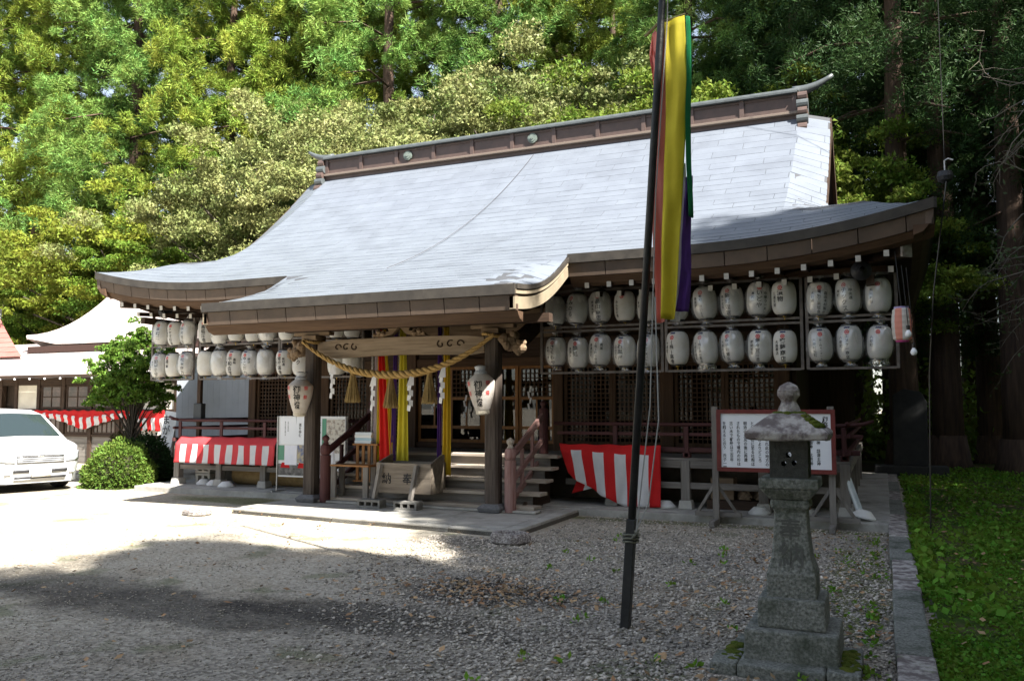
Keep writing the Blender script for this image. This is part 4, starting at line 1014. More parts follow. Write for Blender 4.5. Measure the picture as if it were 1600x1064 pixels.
for r_, z in pf_: vs += [(cx+i*r_, cy+j*r_, z) for i, j in ((-1, -1), (1, -1), (1, 1), (-1, 1))]
for k in range(len(pf_)-1): fs += [(k*4+i, k*4+(i+1) % 4, k*4+4+(i+1) % 4, k*4+4+i) for i in range(4)]
fs.append(tuple((len(pf_)-1)*4+i for i in range(4))); sh_.add(vs, fs); shaft = st('shaft', sh_, m_granite, .012)
def shr(z):
    for (r0, z0), (r1, z1) in zip(pf_[:-1], pf_[1:]):
        if z0 <= z <= z1: return r0+(r1-r0)*(z-z0)/max(1e-6, z1-z0)
    return .1
mb = MB()
for ch_, sz_, zt_, xo_ in (('奉', .14, .91, 0), ('納', .16, .765, .004)): text_col(mb, ch_, sz_, lambda u, v, zt_=zt_, xo_=xo_: (cx+xo_+u, cy-shr(zt_-v)-.0025, zt_-v))
mb.build('carved_lettering', M('carved_shade', (.10, .10, .09), rough=1), shaft)
p_ = MB(); p_.frust((cx, cy), (.118, .118), (.172, .172), 1.0205, 1.09); p_.frust((cx, cy), (.176, .176), (.176, .176), 1.0905, 1.155); st('platform', p_, m_granite, .01)
# firebox with round holes through the front
fb = MB(); h = .115; z0, z1 = 1.1555, 1.385; m_box = M('dark_granite', (.07, .07, .062), (.045, .045, .04), 30, .9, .4)
holes = [(.0, 1.30, .018), (-.03, 1.245, .016), (.033, 1.25, .016)]
yf = cy-h
st('firebox', MB().bx(cx-h, cx-h+.03, cy-h+.0305, cy+h, z0, z1).bx(cx+h-.03, cx+h, cy-h+.0305, cy+h, z0, z1), m_box, 0)
def plate_with_holes(mb, x0, x1, z0, z1, y0, y1, hs):
    # grid of strips: cut each hole as an octagon inside its own cell
    zs = [z0, 1.222, 1.2735, z1]
    xsn = [[x0, x1], [x0, cx+.0015, x1], [x0, x1]]
    hl = [[None], [hs[1], hs[2]], [hs[0]]]
    for r0, r1, xv, hh in zip(zs[:-1], zs[1:], xsn, hl):
        for a, b, hq in zip(xv[:-1], xv[1:], hh):
            if hq is None: mb.bx(a, b, y0, y1, r0, r1); continue
            hx, hz, hr = cx+hq[0], hq[1], hq[2]; n = 16
            ring = [(hx+hr*math.cos(2*math.pi*q/n-math.pi*.75), hz+hr*math.sin(2*math.pi*q/n-math.pi*.75)) for q in range(n)]
            cr = [(a, r0), (b, r0), (b, r1), (a, r1)]; outer = []
            for q in range(n):
                s_, f_ = divmod(q, n//4); f_ /= n//4; p0, p1 = cr[s_], cr[(s_+1) % 4]; outer.append((p0[0]+(p1[0]-p0[0])*f_, p0[1]+(p1[1]-p0[1])*f_))
            o = len(mb.v)
            for yy in (y0, y1): mb.v += [(p[0], yy, p[1]) for p in outer]+[(p[0], yy, p[1]) for p in ring]
            for q in range(n):
                q2 = (q+1) % n
                for f_ in ((q, q2, n+q2, n+q), (2*n+q2, 2*n+q, 3*n+q, 3*n+q2), (n+q, n+q2, 3*n+q2, 3*n+q)): mb.f.append(tuple(i+o for i in f_)); mb.m.append(0)
m = MB(); plate_with_holes(m, cx-h, cx+h, z0, z1, yf, yf+.03, holes); m.build('firebox_front', m_box, sl_)
m = MB(); plate_with_holes(m, cx-h+.0305, cx+h-.0305, z0, z1, cy+h-.03, cy+h-.001, [(.005, 1.30, .03), (-.03, 1.245, .016), (.033, 1.25, .016)]); m.build('firebox_back', m_box, sl_)
rf = MB(); rp = [(.215, 1.3855), (.243, 1.392), (.247, 1.432), (.240, 1.440), (.13, 1.535), (.098, 1.555)]
vs = []; fs = []
for r_, z in rp:
    for q in range(16):
        s_, f_ = divmod(q, 4); f_ /= 4; cr = [(-1, -1), (1, -1), (1, 1), (-1, 1)]; p0, p1 = cr[s_], cr[(s_+1) % 4]
        ux, uy = p0[0]+(p1[0]-p0[0])*f_, p0[1]+(p1[1]-p0[1])*f_; e = max(0, min(1, (math.hypot(ux, uy)-1)/.41))
        vs.append((cx+ux*r_*random.uniform(.994, 1.006), cy+uy*r_*random.uniform(.994, 1.006), z+(.008*e if r_ > .2 else 0)+random.uniform(-.003, .003)))
for k in range(len(rp)-1): fs += [(k*16+i, k*16+(i+1) % 16, k*16+16+(i+1) % 16, k*16+16+i) for i in range(16)]
fs += [tuple(range(15, -1, -1)), tuple(5*16+i for i in range(16))]; rf.add(vs, fs); st('roof', rf, m_granlich, .008)
jit = lambda i, j: random.uniform(.95, 1.05)
st('finial', MB().lathe([(.075, 1.556), (.06, 1.60), (.045, 1.63), (.05, 1.645), (.068, 1.67), (.07, 1.70), (.055, 1.73), (.03, 1.745), (.008, 1.755)], 16, (cx, cy, 0), jit=jit), m_granlich, 0)
def moss_pad(pts, r, par, name='moss'):
    m = MB()
    for (x, y_, z) in pts: m.lathe([(r*1.0, -.012), (r*.9, r*.2), (r*.5, r*.42), (r*.1, r*.5)], 9, (x, y_, z), jit=lambda i, j: random.uniform(.75, 1.25))
    return struct(m.build(name, m_moss, par, smooth=True), 'stuff')
moss_pad([(cx+.075*math.cos(a), cy+.075*math.sin(a), 1.55) for a in np.linspace(0, 6, 10)]+[(cx+.1+.03*i, cy-.1-.025*i, 1.535-.018*i) for i in range(4)], .04, sl_)
moss_pad([(cx-.36+random.uniform(-.04, .05), cy-.1+random.uniform(-.2, .2), .06) for i in range(30)]+[(cx+.3+random.uniform(-.02, .07), cy-.1+random.uniform(-.22, .2), .08) for i in range(34)], .032, sl_)

# ---------------------------------------------------------------- flag pole and five-colour streamer
fp = thing('flag_pole', 'tall black leaning pole standing in the gravel yard', 'pole', (-1.77, 6.04, 0))
P0, P1 = Vector((-1.77, 6.04, -.1)), Vector((-1.25, 6.1, 7.3))
pk = M('pole_black', (.014, .015, .016), (.03, .03, .03), 8, .45, .2)
pt = lambda z: P0+(P1-P0)*((z+.1)/7.4)
MB().bar(pt(-.1), pt(.78), .068, .068).build('socket_post', pk, fp, bevel=.006)
MB().tube([pt(.6), pt(4), pt(7.3)], [.03, .028, .024], 10).build('shaft', pk, fp, smooth=True)
m = MB()
for z in (.62, .645, .67): m.tube([pt(z)+Vector((.056*math.cos(a), .056*math.sin(a), .004*math.sin(3*a))) for a in np.linspace(0, 6.3, 16)], .008, 6)
for q in range(7): a = q*.9; m.tube([pt(.68)+Vector((.05, -.05, 0)), pt(.68)+Vector((.05+.035*math.cos(a), -.06+.02*math.sin(a), .035*math.sin(a*1.3)))], .008, 5)
m.build('tied_rope', M('old_rope', (.17, .17, .13), (.1, .1, .08), 40, .9), fp)
m = MB(); m.tube([pt(.68)+Vector((.05, -.05, 0)), pt(1.6)+Vector((.10, -.05, 0)), Vector((-1.50, 6.06, 3.2)), Vector((-1.40, 6.08, 4.50)), Vector((-1.32, 6.1, 6.9))], .005, 5)
m.tube([pt(.70)+Vector((.05, -.05, 0)), pt(.9)+Vector((.13, -.05, 0)), pt(1.5)+Vector((.17, -.05, 0)), Vector((-1.50, 6.0, 2.4))], .005, 5)
m.build('halyard', M('cord_grey', (.3, .3, .29), rough=.8), fp)
fg = thing('streamer_flag', 'long five-coloured cloth streamer of yellow, pink, green and purple hanging from the pole', 'streamer', (-1.4, 6.1, 4.5))
def strip(nm, colr, x0, x1, y0, y1, z0, z1, xb0, xb1, yb0, yb1, amp=.02, ph=0):
    def f(a, b):
        e = b**2.2; xa = x0+(xb0-x0)*e; xz = x1+(xb1-x1)*e; ya = y0+(yb0-y0)*e; yz = y1+(yb1-y1)*e
        s_ = a+.0
        return (xa+(xz-xa)*s_+.008*math.sin(b*7+ph), ya+(yz-ya)*s_+amp*math.sin(a*5.5+b*5+ph)*(.3+b)+.008*math.sin(a*9-b*4+ph)+.005*math.sin(a*6+b*23), z0+(z1-z0)*b+.03*a*(1-b))
    MB().grid(12, 40, f).build(nm, CL[colr], fg, smooth=True, solid=.002)
strip('yellow_panel', 'yellow', -1.425, -1.272, 6.08, 6.10, 4.50, 2.24, -1.475, -1.385, 6.05, 6.12)
strip('pink_panel', 'pink', -1.54, -1.41, 6.16, 6.10, 4.46, 2.22, -1.535, -1.455, 6.12, 6.10, .02, 1)
strip('red_panel', 'pink', -1.565, -1.52, 6.22, 6.18, 4.47, 4.1, -1.55, -1.52, 6.18, 6.16, .02, 2)
strip('green_panel', 'green', -1.27, -1.256, 6.10, 6.20, 4.53, 3.0, -1.275, -1.255, 6.12, 6.2, .01, .5)
strip('purple_panel', 'purple', -1.30, -1.262, 6.12, 6.22, 3.3, 2.30, -1.385, -1.305, 6.12, 6.20, .012, 2)
strip('white_panel', 'white', -1.36, -1.31, 6.16, 6.2, 3.4, 2.23, -1.43, -1.37, 6.14, 6.2, .01, 1)
MB().tube([(-1.60, 6.2, 4.47), (-1.48, 6.1, 4.50), (-1.27, 6.12, 4.545)], .012, 6).build('spreader', M('olive_rod', (.16, .14, .06), rough=.7), fg)

# ---------------------------------------------------------------- small things on the ground
def lathe_thing(nm, lab, cat, loc, prof_, mat, n=20, grp=None, jit=None, tilt=None, bevel=0):
    o = MB().lathe(prof_, n, jit=jit).build(nm, mat, loc=loc, local=True, smooth=False); tag(o, lab, cat, grp)
    if tilt: o.rotation_euler = tilt
    return o
m_enamel = M('enamel', (.72, .72, .70), (.6, .6, .58), 8, .45)
cone = [(.15, 0), (.152, .02), (.075, .095), (.0, .10)]
for (x, y_, lab, tl) in ((-12.02, 12.55, 'white conical lamp shade on the plinth, leftmost of the three by the left banner', None), (-11.72, 12.5, 'white conical lamp shade on the plinth, middle of the three by the left banner', None), (-11.25, 12.3, 'white conical lamp shade on the plinth, rightmost of the three by the left banner', None),
                    (-3.0, 12.45, 'white conical lamp shade on the plinth right of the broad-striped banner', None), (-1.62, 12.2, 'white conical lamp shade on the plinth behind the stone lantern', None), (-.28, 12.15, 'white conical lamp shade tipped over at the right corner of the plinth', (0, .25, 0))):
    lathe_thing('lamp_shade', lab, 'lamp shade', (x, y_, .112 if not tl else .14), cone, m_enamel, 22, 'white conical lamp shades along the plinth', tilt=tl)
def rock(nm, lab, cat, loc, sx, sy, sz, mat, basin=False):
    t_ = MB(); n = 16
    P = [(.85, 0), (1, .25), (.97, .7), (.88, 1.0)]+([(.66, 1.0), (.6, .75), (.35, .6), (.02, .58)] if basin else [(.5, 1.06), (.1, 1.08)])
    rr = random.Random(nm); jj = [rr.uniform(.86, 1.12) for _ in range(n)]
    t_.lathe(P, n, jit=lambda i, j: jj[j]*rr.uniform(.96, 1.04)); o = t_.build(nm, mat, loc=loc, local=True, bevel=.01); o.scale = (sx, sy, sz); return tag(o, lab, cat)
rock('stone_basin', 'low weathered stone basin hollowed on top, at the corner of the porch paving', 'stone basin', (-4.06, 9.12, 0), .26, .20, .13, m_granlich, True)
rock('flat_stone', 'flat pale stone lying in the sunlit yard', 'stone', (-9.35, 9.62, 0), .25, .17, .085, m_granlich)
# things stored under the veranda
o = MB().tube([(-11.45, 12.85, .30), (-9.7, 12.85, .30)], .19, 20).build('mat_roll', M('rush_mat', (.26, .18, .08), (.18, .12, .05), 10, .9, .3), loc=None); tag(o, 'thick tan roll lying under the left veranda', 'roll')
fl_ = thing('block_stack', 'small grey pierced block stack under the left end of the veranda', 'block stack', (-12.15, 12.72, .11))
for j in range(2):
    m = MB(); z = .112+j*.20; m.bx(-12.33, -11.97, 12.63, 12.82, z, z+.04); m.bx(-12.33, -11.97, 12.63, 12.82, z+.15, z+.19)
    for q in (-12.30, -12.15, -12.0): m.bx(q-.03, q+.03, 12.64, 12.81, z+.04, z+.15)
    m.build('block', m_conc, fl_)
cr = tag(MB().bx(-2.35, -2.02, 12.55, 12.85, .25, .56).build('wooden_crate', W('tan'), loc=(-2.2, 12.7, .25), bevel=.005), 'plain wooden crate under the veranda behind the notice board', 'crate')
sp_ = thing('firewood_pile', 'pile of split firewood under the veranda behind the notice board', 'firewood', (-1.75, 12.7, .11))
MB().bx(-2.4, -1.2, 12.5, 12.9, .112, .245).build('bearer', W('dark'), sp_)
for q in range(26):
    x, y_, z = random.uniform(-1.98, -1.3), random.uniform(12.5, 12.8), .27+random.uniform(0, .12)*(1 if q > 10 else .2)
    a = random.uniform(-.5, .5); L = random.uniform(.2, .36)
    MB().ext([(x+L*math.cos(a)*0-.04, y_-.02, z-.03), (x+.05, y_-.02, z-.03), (x+.01, y_-.02, z+.05)], (L*math.sin(a), L*math.cos(a)*.6, .02)).build('log', W('tan', 'y'), sp_)
tag(MB().tube([(-.98, 12.6, .12), (-1.12, 12.7, .66)], .016, 8).build('wooden_stick', W('amber', 'z')), 'brown wooden stick leaning under the veranda, right of the stone lantern', 'stick')
tag(MB().tube([(-.30, 12.28, .115), (-.47, 12.4, .62)], .045, 12).build('clear_tube', M('tube_plastic', (.55, .6, .62), (.35, .4, .42), 5, .15, spec=.7)), 'shiny pale plastic tube leaning against the right corner of the veranda', 'tube')
tag(MB().lathe([(.05, 0), (.06, .03), (.05, .07), (.01, .09)], 12, (-.93, 12.28, .112)).build('round_weight', m_conc), 'small grey round weight beside the brown stick', 'weight')

# ---------------------------------------------------------------- buildings on the left
BY = 17.0
lb_ = thing('office_building', 'low timber shrine office with pale two-tier roof behind the minivan', 'building', (-21, BY, 0))
m_proof = M('pale_roof', (.50, .43, .40), (.42, .36, .34), 3, .6, obr=.05, stretch=(1, 1, 1))
m_dk = W('dark', 'x')
for a in ((-30, -17.2, 2.22, 2.44), (-30, -17.2, 1.46, 1.53), (-30, -17.2, .75, .82)): MB().bx(a[0], a[1], BY-.06, BY+.06, a[2], a[3]).build('beam', W('dark'), lb_)
for x in (-25.6, -24.3, -23.62, -22.65, -21.6, -20.5, -19.4, -18.6, -17.3): MB().bx(x-.06, x+.06, BY-.075, BY+.075, 0, 2.5).build('post', W('dark', 'z'), lb_)
m_plas = M('plaster', (.70, .66, .56), (.6, .56, .47), 3, .9)
for x0, x1, z0, z1 in ((-23.56, -22.71, 1.53, 2.22), (-18.54, -17.36, 1.53, 2.22), (-18.54, -17.36, .82, 1.46)): MB().bx(x0, x1, BY-.03, BY+.03, z0, z1).build('plaster_panel', m_plas, lb_)
def window(x0, x1, z0, z1, nx, nz):
    m = MB(); f = .05
    m.bx(x0, x0+f, BY-.05, BY-.01, z0, z1); m.bx(x1-f, x1, BY-.05, BY-.01, z0, z1); m.bx(x0+f, x1-f, BY-.049, BY-.011, z0, z0+f); m.bx(x0+f, x1-f, BY-.049, BY-.011, z1-f, z1)
    for i in range(1, nx): xx = x0+(x1-x0)*i/nx; m.bx(xx-.015, xx+.015, BY-.045, BY-.015, z0+f, z1-f)
    for j in range(1, nz): zz = z0+(z1-z0)*j/nz; m.bx(x0+f, x1-f, BY-.043, BY-.017, zz-.015, zz+.015)
    w_ = m.build('window', W('dark', 'z'), lb_); MB().bx(x0+f, x1-f, BY-.032, BY-.028, z0+f, z1-f).build('pane', M('office_pane', (.05, .045, .04), (.12, .08, .07), 2, .12, spec=.6), w_)
for a in ((-25.5, -24.4, 1.54, 2.21, 4, 3), (-22.55, -21.7, 1.54, 2.21, 2, 2), (-21.5, -20.6, 1.54, 2.21, 2, 2), (-20.4, -19.5, 1.54, 2.21, 2, 2), (-19.3, -18.7, 1.54, 2.21, 2, 2), (-22.55, -21.7, .83, 1.45, 4, 1), (-21.5, -20.6, .83, 1.45, 5, 1), (-20.4, -19.5, .83, 1.45, 5, 1), (-19.3, -18.7, .83, 1.45, 3, 1), (-24.2, -23.7, .83, 1.45, 2, 1)): window(*a)
for j in range(4): MB().bx(-30, -17.25, BY-.02, BY+.02, .02+j*.185, .2+j*.185).build('wall_plank', W('grey'), lb_)
MB().bx(-30, -17, BY+.12, BY+.2, 0, 2.55).build('core_wall', m_int, lb_)
# lower roof in courses, then upper hipped roof
for j in range(9):
    t0, t1 = j/9, (j+1)/9
    def lower(a, b, t0=t0, t1=t1): t_ = t0+(t1-t0)*b; return (-32+15.2*a, BY-.75+2.0*t_, 2.47+1.1*t_+.012*(1-b))
    MB().grid(16, 1, lower).build('roof_course', m_proof, lb_, solid=.012)
MB().bx(-32, -16.8, BY-.78, BY-.74, 2.40, 2.475).build('gutter', W('dark'), lb_)
UX0, UX1, UY0, UY1 = -24.1, -15.2, BY+.55, BY+3.9
def upz(s): return 3.52+1.6*s*s*.55+.82*s*.6
for side in range(3):
    for j in range(8):
        def up(a, b, side=side, j=j):
            s = (j+b)/8; ix = 1.65*s; iy = 1.67*s; lift = .22*max(0, abs(2*a-1)-.7)/.3*(1-s)
            z = 3.46+.55*s+1.1*s*s+lift*(1-s)+.012*(1-b)
            x0, x1, y0, y1 = UX0+ix, UX1-ix*.3, UY0+iy, UY1-iy
            return (x0+(x1-x0)*a, y0, z) if side == 0 else (x0, y1+(y0-y1)*a, z) if side == 1 else (x1, y0+(y1-y0)*a, z)
        MB().grid(14, 1, up).build('roof_course', m_proof, lb_, solid=.012)
MB().tube([(UX0+1.65*s, UY0+1.67*s, 3.5+.55*s+1.1*s*s+.22*(1-s)**2) for s in np.linspace(0, 1, 9)], .07, 8).build('hip_ridge', m_proof, lb_)
MB().bx(UX0+1.6, UX1-.6, UY0+1.58, UY0+1.8, 5.04, 5.2).build('ridge', m_proof, lb_)
for q in range(3): MB().box((UX0+1.62, UY0+1.67, 5.1+q*.09), (.22-.05*q, .22, .085)).build('ridge_ornament', M('tile_grey', (.25, .26, .29), rough=.5), lb_)
MB().bx(UX0+.05, UX1, UY0-.0, UY0+.12, 3.24, 3.43).build('fascia_board', M('office_fascia', (.05, .026, .02), rough=.7), lb_)
MB().bx(UX0+.6, UX1-.2, UY0+.4, UY1-.5, 2.6, 3.4).build('clerestory', m_int, lb_)
hb = thing('red_roof_building', 'building with a red metal roof at the far left edge', 'building', (-29, 19, 0))
for j in range(8):
    def rr2(a, b, j=j): s = (j+b)/8; return (-36+(12.2-5.7*s)*a, BY+.2+3.2*s, 3.1+1.45*s+.25*s*s+.012*(1-b))
    MB().grid(8, 1, rr2).build('roof_course', M('red_roof', (.42, .15, .13), (.36, .12, .10), 3, .55, obr=.06), hb, solid=.012)
MB().bx(-36, -26, BY+.5, BY+6, 0, 3.0).build('wall', m_plas, hb)
MB().bx(-36, -29.8, BY+3.3, BY+3.6, 4.72, 4.95).build('ridge', MATS['red_roof'], hb)
MB().box((-29.8, BY+3.4, 5.0), (.3, .3, .35)).build('ridge_ornament', MATS['tile_grey'], hb)
# string of small lights on the office eave
ls = thing('light_string', 'string of small clear bulbs along the gutter of the shrine office', 'string lights', (-22, BY-.8, 2.4))
MB().tube([(-30+i*.4, BY-.8, 2.40+.03*math.sin(i*1.7)) for i in range(33)], .008, 4).build('wire', m_ring, ls)
for i in range(14): MB().lathe([(.0, -.06), (.03, -.04), (.02, 0)], 8, (-26.4+i*.62, BY-.8, 2.40)).build('bulb', MATS['bulb_glass'], ls)
# curtain
def cur(a, b):
    x = -23.7+6.1*a; sag = .0
    q = abs(((a*2.0) % 1)-.5)*2
    zt = 1.50+.03*math.sin(a*math.pi*16)**2*-1
    hgt = .20+.34*q**1.3 if a < .98 else .54
    if a > .86: hgt = .54
    return (x, BY-.16+.03*math.sin(a*150)*b*(1-b*.3)+.02*math.sin(b*9), zt-hgt*b)
tag(MB().grid(160, 8, cur, lambda i, j: 0 if j < 3 or (i//4) % 2 == 0 else 1).build('striped_curtain', [m_red, m_wcloth], smooth=True, solid=.003), 'red and white festival curtain swagged along the shrine office wall', 'curtain')
# leaning sign
sg_ = thing('leaning_sign', 'narrow white signboard with black hiragana leaning beside the young maple', 'sign', (-16.55, 15.9, 0))
MB().box((-16.55, 15.95, .78), (.42, .04, 1.4), rx=-.12, ry=.12).build('board', m_white, sg_)
mb = MB(); text_col(mb, 'まがたま', .26, lambda u, v: (-16.49+u-.12*v, 15.86+.12*(v), 1.40-v)); mb.build('lettering', m_black, sg_)

# ---------------------------------------------------------------- minivan
car = thing('minivan', 'white minivan parked in the sun at the left edge of the yard', 'minivan', (-14.5, 10.95, 0), R(-14)); car.scale = (1, 1, .9)
m_car = M('car_white', (.46, .47, .48), rough=.3, spec=.5, coat=.6)
m_cg = glass('car_glass', (.25, .33, .33), .35)
m_ct = M('tyre', (.02, .02, .02), rough=.85); m_cd = M('car_dark', (.025, .025, .028), rough=.5); m_chrome = M('chrome', (.75, .76, .78), rough=.18, metal=.9)
# car local: x forward (front at 0), body from x=-4.6 to 0, width 1.7
def hw(x, z):      # half width
    w_ = .85
    f = max(0, (x+.55)/.55); w_ -= .24*f**2.6
    if z > .95: w_ -= .17*((z-.95)/.65)
    if z < .35: w_ -= .03
    return w_
PROFT = [(0.0, .60), (-.03, .76), (-.10, .86), (-.26, .95), (-.5, 1.02), (-.74, 1.07), (-1.5, 1.60), (-1.95, 1.70), (-3.4, 1.73), (-4.3, 1.67), (-4.52, 1.2), (-4.6, .6)]
def top_at(x):
    for (a, za), (b, zb) in zip(PROFT[:-1], PROFT[1:]):
        if b <= x <= a: return za+(zb-za)*(a-x)/(a-b)
    return .58
xsn = [0.0, -.03, -.08, -.16, -.28, -.45, -.6, -.74, -.95, -1.2, -1.4, -1.5, -1.7, -1.95, -2.1, -2.5, -3.0, -3.5, -4.0, -4.3, -4.5, -4.58]
body = MB(); rows = []
NS = 13
for x in xsn:
    zt = top_at(x); ring = []; zb = .20
    zs_ = [zb, .34, .52, min(.72, zt*.9), min(.90, zt*.95), max(min(.90, zt*.95), zt-.08), zt-.025, zt]
    for z in zs_:
        hh = hw(x, z)
        if z > zt-.06 and z <= zt-.02: hh *= .97
        if z == zt: hh *= .90
        ring.append((x-(.05 if z < .28 and x > -.2 else 0), -hh, z))
    ring += [(x, -hw(x, zt)*.45, zt+.02), (x, 0, zt+.03)]
    full = ring+[(a, -b, c) for a, b, c in ring[-2::-1]]
    rows.append(full)
n = len(rows[0]); vs = [p for r_ in rows for p in r_]
fs = [(i*n+j, i*n+j+1, (i+1)*n+j+1, (i+1)*n+j) for i in range(len(rows)-1) for j in range(n-1)]+[tuple(range(n-1, -1, -1)), tuple((len(rows)-1)*n+j for j in range(n))]
fs += [((i+1)*n, (i+1)*n+n-1, i*n+n-1, i*n) for i in range(len(rows)-1)]
body.add(vs, fs); bo = body.build('body', m_car, car, local=True, smooth=True)
bo.modifiers.new('es', 'EDGE_SPLIT').split_angle = R(42)
# windscreen: slightly proud sheet following the slope
def ws(a, b):
    x = -.80-.68*b; z = top_at(x); hh = hw(x, z)*.86; u = 2*a-1
    return (x, hh*u, z+.043-.03*abs(u)**1.5)
MB().grid(10, 6, ws).build('windscreen', M('windscreen_glass', (.02, .03, .032), rough=.03, spec=.5), car, local=True, smooth=True)
for s in (-1, 1):
    for x0, x1 in ((-1.05, -2.25), (-2.33, -3.35), (-3.42, -4.25)):
        def sw(a, b, s=s, x0=x0, x1=x1):
            x = x0+(x1-x0)*a; zt = min(top_at(x)-.10, 1.56); zb = 1.06
            z = zb+(max(zt, zb+.02)-zb)*b
            return (x, s*(hw(x, z)+.004), z)
        MB().grid(6, 3, sw).build('side_window', MATS['windscreen_glass'], car, local=True, smooth=True)
def face_x(y, z):   # surface x of the nose at given y: invert half width
    for q in np.linspace(0, -1.2, 240):
        if abs(y) <= hw(q, z) and z <= top_at(q): return q
    return -1.2
def nose_patch(nm, y0, y1, z0, z1, mat, pr_=.006, nu=8, nv=2, th=.006, skew=0):
    def f(a, b): y_ = y0+(y1-y0)*a; z = z0+(z1-z0)*b+skew*a; return (face_x(y_, z)+pr_, y_, z)
    return MB().grid(nu, nv, f).build(nm, mat, car, local=True, smooth=True, solid=th)
gr = nose_patch('grille', -.42, .42, .62, .77, m_cd, .03)
for j in range(4): nose_patch('grille_bar', -.42, .42, .630+j*.037, .645+j*.037, m_chrome if j == 3 else m_car, .045, 8, 1)
nose_patch('emblem', -.06, .06, .735, .785, m_chrome, .06, 6, 2)
for s in (-1, 1):
    nose_patch('headlight', s*.45, s*.76, .62, .82, M('lamp_lens', (.30, .32, .34), (.45, .47, .5), 9, .08, spec=.8), .028, 8, 4, .006, .03)
    nose_patch('fog_lamp', s*.52, s*.62, .38, .43, M('fog_lens', (.4, .4, .4), rough=.2), .028, 3, 2)
    nose_patch('bumper_slot', s*.20, s*.48, .425, .48, m_cd, .025, 5, 1)
nose_patch('bumper_slot', -.46, .46, .295, .34, m_cd, .025, 9, 1)
nose_patch('number_plate', -.17, .17, .325, .49, m_white, .05, 3, 2, .008)
for s in (-1, 1):
    for x in (-.85, -3.6):
        wm = MB(); wm.lathe([(.15, -.10), (.29, -.10), (.31, -.07), (.31, .07), (.29, .10), (.15, .10)], 26); o = wm.build('wheel', m_ct, car, local=True, loc=(x, s*.72, .31)); o.rotation_euler = (R(90), 0, 0)
        rm = MB().lathe([(.05, .085), (.17, .09), (.19, .06)], 18).build('rim', M('rim_silver', (.5, .5, .52), rough=.3, metal=.7), o, local=True)
    mr = MB(); mr.lathe([(.03, -.09), (.06, -.05), (.06, .06), (.03, .09)], 10, (-1.35, s*.93, 1.06)); mr.bar((-1.3, s*.78, 1.02), (-1.35, s*.9, 1.04), .03, .04); mr.build('mirror', m_car, car, local=True)
MB().bx(-4.5, -.2, -.7, .7, .16, .21).build('underside', m_cd, car, local=True)

# ---------------------------------------------------------------- foliage
def leaf_mat(name, c, transl=.18, isl=.4, obr=.14, rough=.6, spec=.15, c2=None, sc=.7):
    return M(name, c, c2, scale=sc, rough=rough, isl=isl, obr=obr, transl=transl, spec=spec, detail=3)
L_ced = [leaf_mat('cedar_leaf_a', (.14, .225, .032), c2=(.27, .30, .045)), leaf_mat('cedar_leaf_b', (.095, .195, .045), c2=(.185, .265, .055)), leaf_mat('cedar_leaf_c', (.24, .27, .035), c2=(.12, .20, .034))]
L_gold = leaf_mat('gold_leaf', (.235, .24, .09), .2, .3, c2=(.12, .155, .045), rough=.55, spec=.2)
L_green = leaf_mat('broad_leaf', (.11, .18, .025), .35, .35, c2=(.18, .22, .035))
L_maple = leaf_mat('maple_leaf', (.15, .22, .025), .35, .35, c2=(.075, .14, .02))
L_lime = leaf_mat('lime_leaf', (.25, .28, .035), .35, .35, c2=(.12, .16, .02))
L_yew = leaf_mat('yew_leaf', (.14, .21, .035), .25, .4, c2=(.09, .15, .025))
L_shaded = leaf_mat('shaded_leaf', (.028, .062, .02), .25, .35, c2=(.04, .075, .02))  # shaded copy of the leaf green: shade is put into the colour
m_bark = M('cedar_bark', (.10, .065, .045), (.05, .033, .025), 8, .95, .8, stretch=(2, 2, .15), bscale=14)
m_bark2 = M('grey_bark', (.11, .095, .075), (.06, .05, .04), 8, .95, .6, stretch=(1.5, 1.5, .3))
def unit(v): return v/np.maximum(1e-9, np.linalg.norm(v, axis=-1, keepdims=True))
def leaf_quads(P, D, L, Wd, g):
    """diamond leaves at P along D"""
    n = len(P); s = unit(np.cross(D, unit(g.normal(size=(n, 3))))); L = L*g.uniform(.7, 1.3, (n, 1)); Wd = Wd*g.uniform(.7, 1.3, (n, 1))
    V = np.stack([P, P+D*L*.5+s*Wd, P+D*L, P+D*L*.5-s*Wd], 1).reshape(-1, 3)
    return V, np.arange(4*n).reshape(n, 4)
def leaf_tris(P, D, L, Wd, g):
    n = len(P); s = unit(np.cross(D, unit(g.normal(size=(n, 3))))); L = L*g.uniform(.6, 1.4, (n, 1)); Wd = Wd*g.uniform(.7, 1.3, (n, 1))
    V = np.stack([P-D*L*.4-s*Wd, P-D*L*.4+s*Wd, P+D*L*.6], 1).reshape(-1, 3)
    return V, np.arange(3*n).reshape(n, 3)
def clump_leaves(C_, rad, per, L, Wd, g, flat=.8, up=.25, lo=.45):
    """C_ (k,3) clump centres, rad (k,)"""
    k = len(C_); d_ = unit(g.normal(size=(k, per, 3))); d_[..., 2] = np.where(d_[..., 2] < -.45, -d_[..., 2], d_[..., 2])
    rr = rad[:, None, None]*(lo+(1-lo)*g.random((k, per, 1))**.6)
    # lumpy outline
    rr = rr*(1+.22*np.sin(d_[..., :1]*7+C_[:, None, :1]*3)*np.cos(d_[..., 1:2]*6))
    P = C_[:, None, :]+d_*rr*np.array([1, 1, flat]); D = unit(d_+g.normal(size=d_.shape)*(.6 if lo > .5 else 1.2)+np.array([0, 0, up]))
    return leaf_tris(P.reshape(-1, 3), D.reshape(-1, 3), L, Wd, g)
